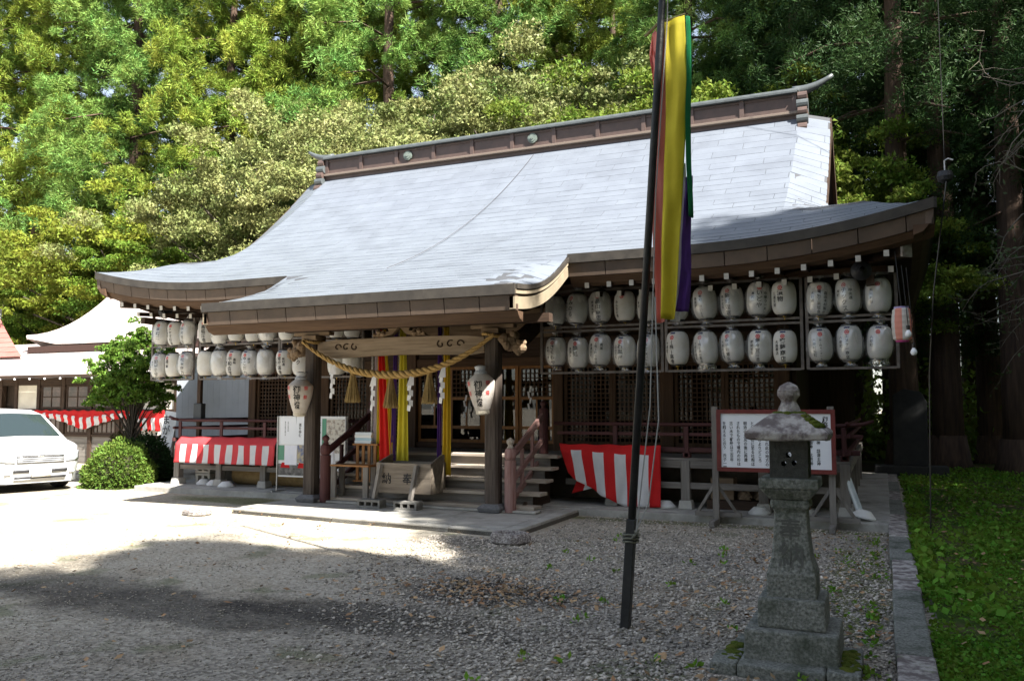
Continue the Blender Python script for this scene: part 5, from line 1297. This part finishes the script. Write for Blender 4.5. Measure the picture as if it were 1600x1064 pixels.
def cedar_crown(name, H, h0, Rm, nb, per, seed, mat, L=.17, Wd=.0135):
    g = np.random.default_rng(seed); C_ = []; rad = []
    br = MB()
    for i in range(nb):
        t_ = (i+g.random())/nb; z = h0+(H-h0)*t_**.9; a = i*2.399+g.normal()*.4
        rr = Rm*(1-t_**1.7)*g.uniform(.6, 1.1)+.25
        for f in (.5, .78, 1.0):
            if f == .5 and g.random() < .4: continue
            zz = z+rr*.10*f-rr*.32*f*f+g.normal()*.12
            C_.append((rr*f*math.cos(a)+g.normal()*.12, rr*f*math.sin(a)+g.normal()*.12, zz)); rad.append(g.uniform(.45, .85)*(1.1-.45*t_)*(1.1 if f == 1 else .85))
        if i % 2 == 0: br.tube([(0, 0, z), (rr*.5*math.cos(a), rr*.5*math.sin(a), z-.02*rr), (rr*.95*math.cos(a), rr*.95*math.sin(a), z-.22*rr)], [.05, .035, .012], 4, cap=False)
    C_ = np.array(C_); rad = np.array(rad); k5 = 6; kk = len(C_)
    out = unit(C_*np.array([1, 1, 0])+1e-6)
    o_ = g.normal(size=(kk, k5, 3))*rad[:, None, None]*np.array([.55, .55, .5])+out[:, None, :]*rad[:, None, None]*.25
    C2 = (C_[:, None, :]+o_).reshape(-1, 3); r2 = (rad[:, None]*g.uniform(.28, .62, (kk, k5))).reshape(-1)
    V, F_ = clump_leaves(C2, r2, max(20, per//k5), L, Wd, g, flat=1.15, up=-.15, lo=.55)
    return V, F_, br
def tree_thing(name, label, cat, loc, rz, sc, crown, trunk, group):
    t_ = thing(name, label, cat, loc, rz, group); t_.scale = (sc, sc, sc*1.0)
    for src, nm in ((crown, 'crown'), (trunk, 'trunk')):
        if src is None: continue
        c = src.copy(); col.objects.link(c); c.parent = t_; c.location = (0, 0, 0)
        for k_ in list(src.children):
            q = k_.copy(); col.objects.link(q); q.parent = c
    return t_
PROT = []
def proto(name, V, F_, mat):
    o = npmesh(name, V, F_, mat); PROT.append(o); return o
def trunk_proto(H, r0, seed, mat, bend=.15, br=None, root=True):
    g = np.random.default_rng(seed); n = 9
    pts = [(bend*math.sin(i*.9+seed)*i/n, bend*math.cos(i*1.3+seed)*i/n, H*i/n) for i in range(n+1)]
    m = MB(); m.tube(pts, [max(.03, r0*(1-.85*i/n)*(1.0)) for i in range(n+1)], 10)
    if root: m.lathe([(r0*1.55, -.1), (r0*1.25, .25), (r0*1.03, .8)], 12, jit=lambda i, j: 1+.12*math.sin(j*2.4+seed))
    o = m.build('trunk', mat, smooth=True); PROT.append(o)
    if br is not None and br.v:
        b = br.build('branches', mat); b.parent = o; PROT.append(b)
    return o
CED = []
for i, (H, h0, Rm, nb, per, sd, mt) in enumerate(((20, 3.0, 3.4, 84, 950, 11, 0), (22, 4.5, 3.8, 86, 950, 12, 1), (18, 2.0, 3.2, 76, 950, 13, 2), (21, 6.5, 3.4, 74, 950, 14, 1))):
    V, F_, br = cedar_crown('crown', H, h0, Rm, nb, per, sd, None)
    CED.append((proto('crown', V, F_, L_ced[mt]), trunk_proto(H*.97, .30+.03*i, sd, m_bark, .12, br)))
CED.append(CED[0])
# sparse cedars for the wood on the right, its shade put into darker leaves
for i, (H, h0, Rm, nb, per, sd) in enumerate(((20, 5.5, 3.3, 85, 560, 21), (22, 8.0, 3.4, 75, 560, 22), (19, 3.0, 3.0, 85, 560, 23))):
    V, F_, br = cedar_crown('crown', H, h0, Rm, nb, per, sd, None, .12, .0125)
    CED.append((proto('crown', V, F_, L_shaded), trunk_proto(H*.97, .36, sd, m_bark, .15, br)))
def broad_crown(H, Rm, h0, nl, per, seed, L, Wd, flat=.5, sub=7, sp=.55):
    """limbs ending in flat sprays of leaves"""
    g = np.random.default_rng(seed); C_ = []; rad = []; br = MB()
    for i in range(nl):
        t_ = (i+.5)/nl; th = i*2.399; ph = math.acos(1-1.25*t_) if 1-1.25*t_ > -1 else math.pi
        d_ = np.array([math.sin(ph)*math.cos(th), math.sin(ph)*math.sin(th), math.cos(ph)*.85])*g.uniform(.72, 1.05)
        e = np.array([0, 0, h0+(H-h0)*.42])+d_*np.array([Rm, Rm, (H-h0)*.58])
        st_ = np.array([0, 0, h0*.7+(e[2]-h0*.7)*.25]); br.tube([tuple(st_), tuple((st_+e)/2+np.array([0, 0, .1*Rm])), tuple(e)], [.02*Rm, .011*Rm, .0045*Rm], 5, cap=False)
        for s in range(sub):
            o_ = g.normal(size=3)*np.array([1, 1, .55])*Rm*.20*sp*1.8; C_.append(e+o_-d_*abs(g.normal())*Rm*.12); rad.append(Rm*g.uniform(.10, .19)*sp*1.6)
    V, F_ = clump_leaves(np.array(C_), np.array(rad), per, L, Wd, g, flat=flat, up=-.12, lo=.2)
    return V, F_, br
BR = {}
for key, (H, Rm, h0, nl, per, sd, L, Wd, mt, fl2, r0) in dict(
        gold_a=(10.8, 4.4, 2.2, 58, 430, 31, .095, .03, L_gold, .55, .3), gold_b=(10.8, 4.3, 2.2, 56, 430, 32, .095, .03, L_gold, .55, .28),
        green=(9.5, 4.2, 2.5, 44, 380, 33, .10, .032, L_green, .5, .25), maple=(5.6, 3.0, 1.3, 44, 330, 34, .07, .024, L_lime, .4, .16), maple_b=(6.4, 3.0, 1.5, 44, 330, 35, .07, .024, L_maple, .4, .18)).items():
    V, F_, br = broad_crown(H, Rm, h0, nl, per, sd, L, Wd, fl2)
    BR[key] = (proto('crown', V, F_, mt), trunk_proto(H*.75, r0, sd, m_bark2, .3, br))
yaw = R(23.8)
def at(px, dist):   # ground point in the direction of a column of the photograph at a given distance
    a = math.atan((px-800)/1310); d_ = Vector((math.cos(yaw)*math.tan(a)-math.sin(yaw), math.sin(yaw)*math.tan(a)+math.cos(yaw), 0)).normalized(); p = d_*dist; return (p.x, p.y, 0)
def aty(px, y_):
    p = at(px, 1); return (p[0]/p[1]*y_, y_, 0)
rt = random.Random(5)
cedars = [(-150, 27, 0, 1.3, 'sunlit cedar beyond the red-roofed building, furthest along the row'), (-30, 29, 1, 1.3, 'sunlit cedar whose bare trunk rises behind the red roof'), (50, 27.5, 2, 1.45, 'tall yellow-green cedar standing behind the minivan and office'), (125, 29.5, 0, 1.4, 'tall sunlit cedar rising behind the left hip of the office roof'),
          (200, 28, 3, 1.35, 'cedar with a long bare lower trunk behind the office roof ridge'), (275, 29.5, 1, 1.35, 'bright green cedar behind the left corner of the shrine roof'), (350, 28, 4, 1.35, 'cedar rising behind the golden tree at the left roof slope'),
          (430, 29, 0, 1.3, 'broad yellow-green cedar above the crown of the golden tree'), (520, 29.5, 2, 1.35, 'cedar towering above the left end of the roof ridge'), (605, 28, 1, 1.2, 'cedar rising above the gap between two golden trees'), (690, 30, 0, 1.2, 'bluish green cedar above the left half of the roof ridge'),
          (780, 29, 3, 1.2, 'dark cedar behind the middle of the roof ridge'), (870, 30, 2, 1.25, 'cedar behind the ridge just left of the flag pole'), (965, 31, 4, 1.1, 'cedar seen behind the flag pole'),
          (560, 38, 1, 1.5, 'distant cedar above the roof ridge, left half'), (-60, 36, 2, 1.5, 'distant cedar at the left edge behind the red roof')]
for px, dd, k, sc, lab in cedars:
    tree_thing('cedar_tree', lab, 'cedar tree', aty(px, dd), rt.uniform(0, 6.28), sc*rt.uniform(.95, 1.05), CED[k][0], CED[k][1], 'cedars behind the shrine')
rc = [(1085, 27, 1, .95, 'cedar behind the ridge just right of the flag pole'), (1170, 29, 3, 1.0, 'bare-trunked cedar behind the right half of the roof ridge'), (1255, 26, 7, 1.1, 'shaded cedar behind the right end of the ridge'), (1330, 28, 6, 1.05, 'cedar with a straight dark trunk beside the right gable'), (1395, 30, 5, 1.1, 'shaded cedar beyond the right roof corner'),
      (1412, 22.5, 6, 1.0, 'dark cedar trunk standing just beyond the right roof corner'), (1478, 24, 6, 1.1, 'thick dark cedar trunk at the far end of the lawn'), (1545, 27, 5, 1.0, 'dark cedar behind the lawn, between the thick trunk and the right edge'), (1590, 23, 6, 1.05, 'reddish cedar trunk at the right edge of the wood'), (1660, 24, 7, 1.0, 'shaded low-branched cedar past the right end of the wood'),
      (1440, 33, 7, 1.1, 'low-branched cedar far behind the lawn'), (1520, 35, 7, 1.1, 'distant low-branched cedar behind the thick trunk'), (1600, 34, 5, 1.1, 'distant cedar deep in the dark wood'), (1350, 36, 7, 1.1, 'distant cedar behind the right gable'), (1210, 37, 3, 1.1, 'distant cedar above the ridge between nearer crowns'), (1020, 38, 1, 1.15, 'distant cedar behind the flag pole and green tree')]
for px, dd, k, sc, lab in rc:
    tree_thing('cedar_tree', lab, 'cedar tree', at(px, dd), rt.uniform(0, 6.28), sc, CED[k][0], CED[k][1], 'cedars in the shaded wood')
for px, dd, key, sc, lab in ((480, 25.5, 'gold_a', 1.22, 'pale golden broadleaf tree behind the left roof slope'), (615, 24.2, 'gold_b', 1.15, 'pale golden broadleaf tree behind the left end of the ridge'), (780, 24.5, 'gold_a', 1.14, 'pale golden broadleaf tree behind the middle of the ridge'), (885, 25, 'gold_b', 1.17, 'tallest golden broadleaf tree, left of the flag pole')):
    tree_thing('broadleaf_tree', lab, 'broadleaf tree', aty(px, dd), rt.uniform(0, 6.28), sc, *BR[key], 'pale golden trees behind the roof')
for px, dd, key, sc, lab in ((1000, 24.0, 'green', 1.12, 'fresh green broadleaf tree behind the flag pole'), (1130, 24.5, 'green', 1.15, 'mid green broadleaf tree behind the right half of the ridge'), (1300, 23.5, 'green', .85, 'leafy green tree behind the right ridge end')):
    tree_thing('broadleaf_tree', lab, 'broadleaf tree', at(px, dd), rt.uniform(0, 6.28), sc, *BR[key], 'green broadleaf trees behind the roof')
for px, dd, key, sc, lab in ((30, 27, 'maple', 1.45, 'lime green maple behind the red roof'), (225, 26, 'maple', 1.85, 'yellowish maple behind the ridge of the office roof'), (135, 27, 'maple_b', 1.3, 'green maple between the cedar trunks behind the office'), (315, 25.5, 'maple_b', 1.5, 'dark green maple beside the left hip of the shrine roof')):
    tree_thing('maple_tree', lab, 'maple tree', aty(px, dd), rt.uniform(0, 6.28), sc, *BR[key], 'maples behind the office')
# cedars outside the frame on the right that shade the yard and the facade
def skyline(y9):  # crown heights shaped to steer the shade; low gap lets sun reach the streamer
    for a, h_ in ((-.3, 16.5), (.8, 17.2), (2.15, 11.6), (3.0, 15.8), (5.0, 14.2), (6.2, 15.6), (7.4, 15.2), (8.7, 14.2)):
        if y9 < a: return h_
    return 13.4
HC = (20, 22, 18, 21, 20); i = 0
for X in (9.0, 11.6, 14.4):
    y_ = -10.5+.9*(X-9)
    while y_ < 9.5+.2*(X-9):
        k = (0, 2, 4)[i % 3]; hh = skyline(y_+(X-9)*.4346)+(X-9)*1.06+rt.uniform(-.5, .5); s_ = hh/HC[k]
        t_ = tree_thing('cedar_tree', 'unseen tall cedar added right of the yard to shade the wood', 'cedar tree', (X+rt.uniform(-.4, .4), y_, 0), i*1.3, s_, CED[k][0], CED[k][1], 'cedars of the grove shading the yard')
        t_.scale = ((1.2*.78 if hh-(X-9)*1.06 < 12.7 else 1.2*.9), )*2+(s_,); y_ += 1.75; i += 1
for j_, (x, y_, k, s_) in enumerate(((9.2, 14.2, 0, .8), (9.6, 18, 2, .95), (10.4, 22, 4, 1.0), (11.5, 26, 1, 1.0), (13.2, 16, 3, 1.0), (14, 20.5, 0, 1.05), (15, 25, 2, 1.1), (16, 30, 4, 1.1), (7.4, 26, 1, .9), (8, 31, 0, 1.0), (5.2, -8.5, 2, .85), (1.0, -9.5, 0, .85), (-3.5, -11, 4, .9), (-8, -13, 1, .85), (5.5, -13, 1, .95))):  # extra unseen cedars, added to darken the wood and cut skylight on the facade
    t_ = tree_thing('cedar_tree', 'unseen tall cedar added right of the yard to shade the wood' if j_ < 10 else 'unseen tall cedar added behind the camera to cut skylight', 'cedar tree', (x, y_, 0), j_*1.9, s_, CED[k][0], CED[k][1], 'cedars of the grove shading the yard' if j_ < 10 else 'unseen cedars added behind the camera')
    t_.scale = (s_*1.2, s_*1.2, s_)
# young maple by the office, and clipped shrubs
V, F_, br = broad_crown(3.5, .84, .75, 44, 70, 41, .07, .026, .8, 7, .62)
ym = thing('young_maple', 'young green maple in front of the shrine office curtain', 'maple tree', (-15.15, 13.6, 0))
npmesh('crown', V, F_, leaf_mat('young_leaf', (.13, .22, .03), .35, .3, c2=(.08, .15, .025)), ym)
tk = MB(); tk.tube([(0, 0, 0), (.03, 0, .6), (-.02, 0, 1.3), (.0, 0, 2.6)], [.07, .055, .045, .02], 8); tk.build('trunk', m_bark2, ym, local=True, smooth=True); br.build('branches', m_bark2, ym, local=True)
def shrub(loc, rx, ry, rz_, n, mat, lab, seed, L=.06, Wd=.016, nm='clipped_shrub'):
    g = np.random.default_rng(seed); d_ = unit(g.normal(size=(n, 3))); d_[:, 2] = np.abs(d_[:, 2])-.25*(g.random(n) < .4)
    q = (.80+.22*g.random((n, 1)))*(1+.07*np.sin(d_[:, :1]*9+1)*np.cos(d_[:, 1:2]*8)+.03*np.sin(d_[:, 2:]*14+d_[:, :1]*5))
    P = d_*q*np.array([rx, ry, rz_])+np.array([0, 0, rz_*.12]); P[:, 2] = np.maximum(P[:, 2], .01); D = unit(d_+g.normal(size=(n, 3))*.6)
    V, F_ = leaf_quads(P, D, L, Wd, g)
    t_ = thing(nm, lab, 'shrub', loc, 0, 'clipped round shrubs by the office'); npmesh('foliage', V, F_, mat, t_)
    MB().lathe([(rx*.75, .0), (rx*.82, rz_*.4), (rx*.6, rz_*.75), (rx*.1, rz_*.9)], 14).build('inner_twigs', M('twig_mass', (.03, .03, .015), rough=1), t_, local=True, smooth=True)
shrub((-14.05, 12.35, 0), .70, .64, .80, 15000, L_yew, 'round clipped yew shrub in the sun beside the minivan', 51)
shrub((-14.6, 13.5, 0), .62, .6, .88, 9000, L_shaded, 'darker round shrub in the shade behind the sunlit one', 52)
shrub((-16.0, 14.2, 0), .5, .45, .95, 5000, leaf_mat('bronze_leaf', (.09, .085, .03), .3, .35), 'small bronze-green bush below the office windows', 53, nm='low_bush')

# twiggy boughs hanging into the right of the view
def bough(loc, lab, seed, n, spread, leafn):
    g = np.random.default_rng(seed); t_ = thing('hanging_bough', lab, 'branch', loc, 0, 'twiggy boughs hanging at the right'); m = MB(); P = []; D = []
    for b_ in range(n):
        o_ = np.array([g.uniform(-.2, 1.6), g.uniform(-.6, .6), g.uniform(-.2, .9)])*spread; p = o_.copy(); v = np.array([g.uniform(-1, -.3), g.normal()*.3, g.uniform(-.55, .1)]); pts = [tuple(p)]
        for s in range(7):
            v = v+g.normal(size=3)*.22+np.array([0, 0, -.10]); p = p+unit(v)*.17*spread; pts.append(tuple(p))
            if s > 1:
                q = p+unit(g.normal(size=3)+np.array([0, 0, -.5]))*.22*spread; m.tube([tuple(p), tuple(q)], [.004, .002], 3, cap=False)
                for _ in range(leafn): P.append(p+(q-p)*g.random()+g.normal(size=3)*.05); D.append(unit(g.normal(size=3)+np.array([0, 0, -.6])))
        m.tube(pts, [.012-.0013*i for i in range(8)], 4, cap=False)
    m.build('twigs', M('pale_twig', (.16, .14, .11), (.10, .085, .065), 8, .9), t_, local=True)
    V, F_ = leaf_quads(np.array(P), np.array(D), .09, .02, g); npmesh('leaves', V, F_, leaf_mat('shade_leaf', (.07, .10, .04), .35, .35), t_)
bough((2.15, 13.2, 5.3), 'pale bare twiggy bough hanging at the upper right', 61, 34, 1.15, 1)
bough((2.05, 13.6, 3.7), 'leafy drooping bough below the bare twigs at the right', 62, 40, 1.1, 5)
bough((2.5, 15.5, 2.9), 'thin drooping bough in front of the dark trunks', 63, 18, 1.0, 3)
# lamp hanging from a cable near the right roof corner
hl = thing('cable_weight', 'dark round weight hanging from a cable right of the roof corner', 'weight', (.98, 14.2, 5.1))
MB().lathe([(.02, .1), (.1, .08), (.12, 0), (.10, -.06), (.03, -.1)], 14).build('weight', m_cd, hl, local=True); MB().tube([(0, 0, .1), (0, 0, .25), (.05, 0, .28), (.12, 0, .25)], .012, 6).build('hook', M('pale_hook', (.5, .5, .5), rough=.5), hl, local=True); MB().tube([(0, 0, .25), (.03, .3, 7)], .006, 5).build('cable', m_ring, hl, local=True)
tag(MB().tube([(.80, 11.4, 4.35), (.62, 11.6, 3.0), (.55, 11.8, 2.0), (.5, 11.9, 0)], .009, 5).build('slack_cable', m_ring), 'slack dark cable hanging down from the right roof corner', 'cable')
# memorial stone in the wood
ms_ = thing('memorial_stone', 'tall dark memorial slab standing among the trunks at the right', 'memorial stone', at(1418, 21.0))
m = MB().ext([(-.36, -.12, .28), (.36, -.12, .28), (.37, -.12, 1.7), (.26, -.12, 1.92), (-.1, -.12, 2.0), (-.33, -.12, 1.86)], (0, .2, 0)); m.build('slab', M('slab_stone', (.022, .023, .024), (.035, .036, .034), 5, .8), ms_, local=True, bevel=.02)
MB().box((0, 0, .14), (1.5, .6, .28)).build('base', MATS['slab_stone'], ms_, local=True, bevel=.02)

# ---------------------------------------------------------------- ground detail: pebbles, leaves, ground cover
OCT = np.array([(1, 0, 0), (-1, 0, 0), (0, 1, 0), (0, -1, 0), (0, 0, 1), (0, 0, -1)], float); OCF = np.array([(0, 2, 4), (2, 1, 4), (1, 3, 4), (3, 0, 4), (2, 0, 5), (1, 2, 5), (3, 1, 5), (0, 3, 5)])
def pebbles(n, xr, yr, s0, s1, mat, name, seed, keep=None):
    g = np.random.default_rng(seed); X = g.uniform(*xr, n); Y = yr[0]+(yr[1]-yr[0])*g.random(n)**1.6
    if keep is not None: k_ = keep(X, Y, g); X, Y = X[k_], Y[k_]
    n = len(X); s = s0+(s1-s0)*g.random(n)**2.2; S = s[:, None]*np.stack([g.uniform(.7, 1.3, n), g.uniform(.6, 1.1, n), g.uniform(.35, .65, n)], 1)
    V = OCT[None]*S[:, None, :]*g.uniform(.75, 1.25, (n, 6, 1)); V += g.normal(size=V.shape)*s[:, None, None]*.18
    a = g.uniform(0, 6.28, n); c_, s_ = np.cos(a), np.sin(a); Rm = np.zeros((n, 3, 3)); Rm[:, 0, 0] = c_; Rm[:, 0, 1] = -s_; Rm[:, 1, 0] = s_; Rm[:, 1, 1] = c_; Rm[:, 2, 2] = 1
    V = np.einsum('nij,nkj->nki', Rm, V)+np.stack([X, Y, s*.22], 1)[:, None, :]
    return struct(npmesh(name, V.reshape(-1, 3), (OCF[None]+6*np.arange(n)[:, None, None]).reshape(-1, 3), mat), 'stuff')
m_peb = M('pebble', (.29, .265, .235), (.46, .41, .345), .8, .9, isl=.62, spec=.25)
pebbles(62000, (-5.2, .02), (3.0, 9.4), .008, .024, m_peb, 'gravel', 71, lambda X, Y, g: (X > -.9-.62*Y) & (g.random(len(X)) < np.clip((X+.62*Y+.2)*.6+.35, .06, 1)) & ~((X > -1.03) & (X < -.13) & (Y > 5.2) & (Y < 6.05)))
pebbles(9000, (-4.0, .0), (9.4, 11.8), .008, .02, m_peb, 'gravel', 72)
pebbles(16000, (-9, -2.5), (3.4, 9.4), .005, .013, M('grit', (.26, .235, .19), (.36, .33, .28), .8, .9, isl=.45), 'grit', 73)
def flat_leaves(n, fx, seed, L, Wd, mat, name, tilt=.35, zz=.012):
    g = np.random.default_rng(seed); P = fx(g, n); n = len(P); a = g.uniform(0, 6.28, n); D = unit(np.stack([np.cos(a), np.sin(a), g.normal(size=n)*tilt], 1))
    s = unit(np.stack([-np.sin(a), np.cos(a), g.normal(size=n)*tilt], 1)); Ls = L*g.uniform(.5, 1.3, (n, 1)); Ws = Wd*g.uniform(.5, 1.3, (n, 1)); P = np.concatenate([P, np.full((n, 1), zz)], 1)+np.array([0, 0, 1])*g.random((n, 1))*.01
    V = np.stack([P, P+D*Ls*.45+s*Ws, P+D*Ls, P+D*Ls*.5-s*Ws], 1).reshape(-1, 3); return struct(npmesh(name, V, np.arange(4*n).reshape(n, 4), mat), 'stuff')
m_dry = M('dry_leaf', (.26, .14, .07), (.34, .24, .13), 3, .8, isl=.55)
def fx1(g, n):
    A = np.stack([g.uniform(-9, .0, n), g.uniform(3.2, 11.5, n)], 1); B = np.stack([g.normal(-3.1, .55, n), g.normal(6.62, .28, n)], 1); C_ = np.stack([g.uniform(-1.6, .02, n), g.uniform(4, 11.4, n)], 1)
    return np.concatenate([A[:n//3], B[:n//3], C_[:n//2]])
flat_leaves(1500, fx1, 81, .065, .018, m_dry, 'fallen_leaves', .3, .03)
flat_leaves(500, lambda g, n: np.stack([g.uniform(.3, 3, n), g.uniform(4, 18, n)], 1), 82, .07, .02, m_dry, 'fallen_leaves', .3, .09)
m_cov = leaf_mat('cover_leaf', (.11, .25, .025), .4, .4, c2=(.18, .29, .035))
def cover(n, seed, xr, yr, name, h=.05, L=.034, Wd=.013, dens=None):
    g = np.random.default_rng(seed); X = xr[0]+(xr[1]-xr[0])*g.random(n)**1.3; Y = yr[0]+(yr[1]-yr[0])*g.random(n)**1.4
    k_ = (np.sin(X*2.1+1)*np.cos(Y*1.3)+np.sin(X*5.3+Y*3.1)*.6+g.normal(size=n)*.5 > (-.75 if dens is None else dens)); k_ &= ~((np.abs(X-.62-.02*(Y-9)) < .22) & (Y > 9) & (Y < 18) & (g.random(n) < .8)); X, Y = X[k_], Y[k_]; n = len(X)
    P = np.stack([X, Y, .03+h*g.random(n)], 1); D = unit(g.normal(size=(n, 3))*np.array([1, 1, .35])+np.array([0, 0, .25])); V, F_ = leaf_quads(P, D, L, Wd, g); return struct(npmesh(name, V, F_, m_cov), 'stuff')
cover(80000, 91, (.26, 3.2), (3.2, 13), 'ground_cover'); cover(26000, 92, (.3, 7), (10, 24), 'ground_cover', .09, .07, .022)
cover(500, 94, (.25, .8), (7.0, 11.0), 'ground_cover', .12, .08, .028)
cover(700, 93, (-.5, .0), (4.2, 11.3), 'weeds', .03, .035, .012, .2)
def fxw(g, n): return None
g = np.random.default_rng(95); X = g.uniform(-3.2, -.1, 60)*(g.random(60) < .5)-.12; Y = g.uniform(3.8, 11, 60)
P = np.repeat(np.stack([X, Y, np.full(60, .02)], 1), 9, 0)+g.normal(size=(540, 3))*np.array([.02, .02, .004]); V, F_ = leaf_quads(P, unit(g.normal(size=(540, 3))+np.array([0, 0, .7])), .045, .012, g); struct(npmesh('weeds', V, F_, m_cov), 'stuff')
# far sunlit field edge behind the wood with undergrowth
und = []
V, F_ = None, None
g = np.random.default_rng(97); n = 26000
X = g.uniform(-8, 14, n); Y = 26.5+g.random(n)*12; Z = .1+3.2*g.random(n)**1.5*(.4+.6*np.abs(np.sin(X*.9+Y)))
V, F_ = leaf_quads(np.stack([X, Y, Z], 1), unit(g.normal(size=(n, 3))), .22, .07, g); struct(npmesh('undergrowth', V, F_, L_green), 'stuff')
struct(MB().grid(4, 4, lambda a, b: (-120+260*a, 60+90*b, .03)).build('far_field', M('field_grass', (.09, .12, .035), (.14, .15, .06), .3, 1)))
for o in PROT: bpy.data.objects.remove(o)
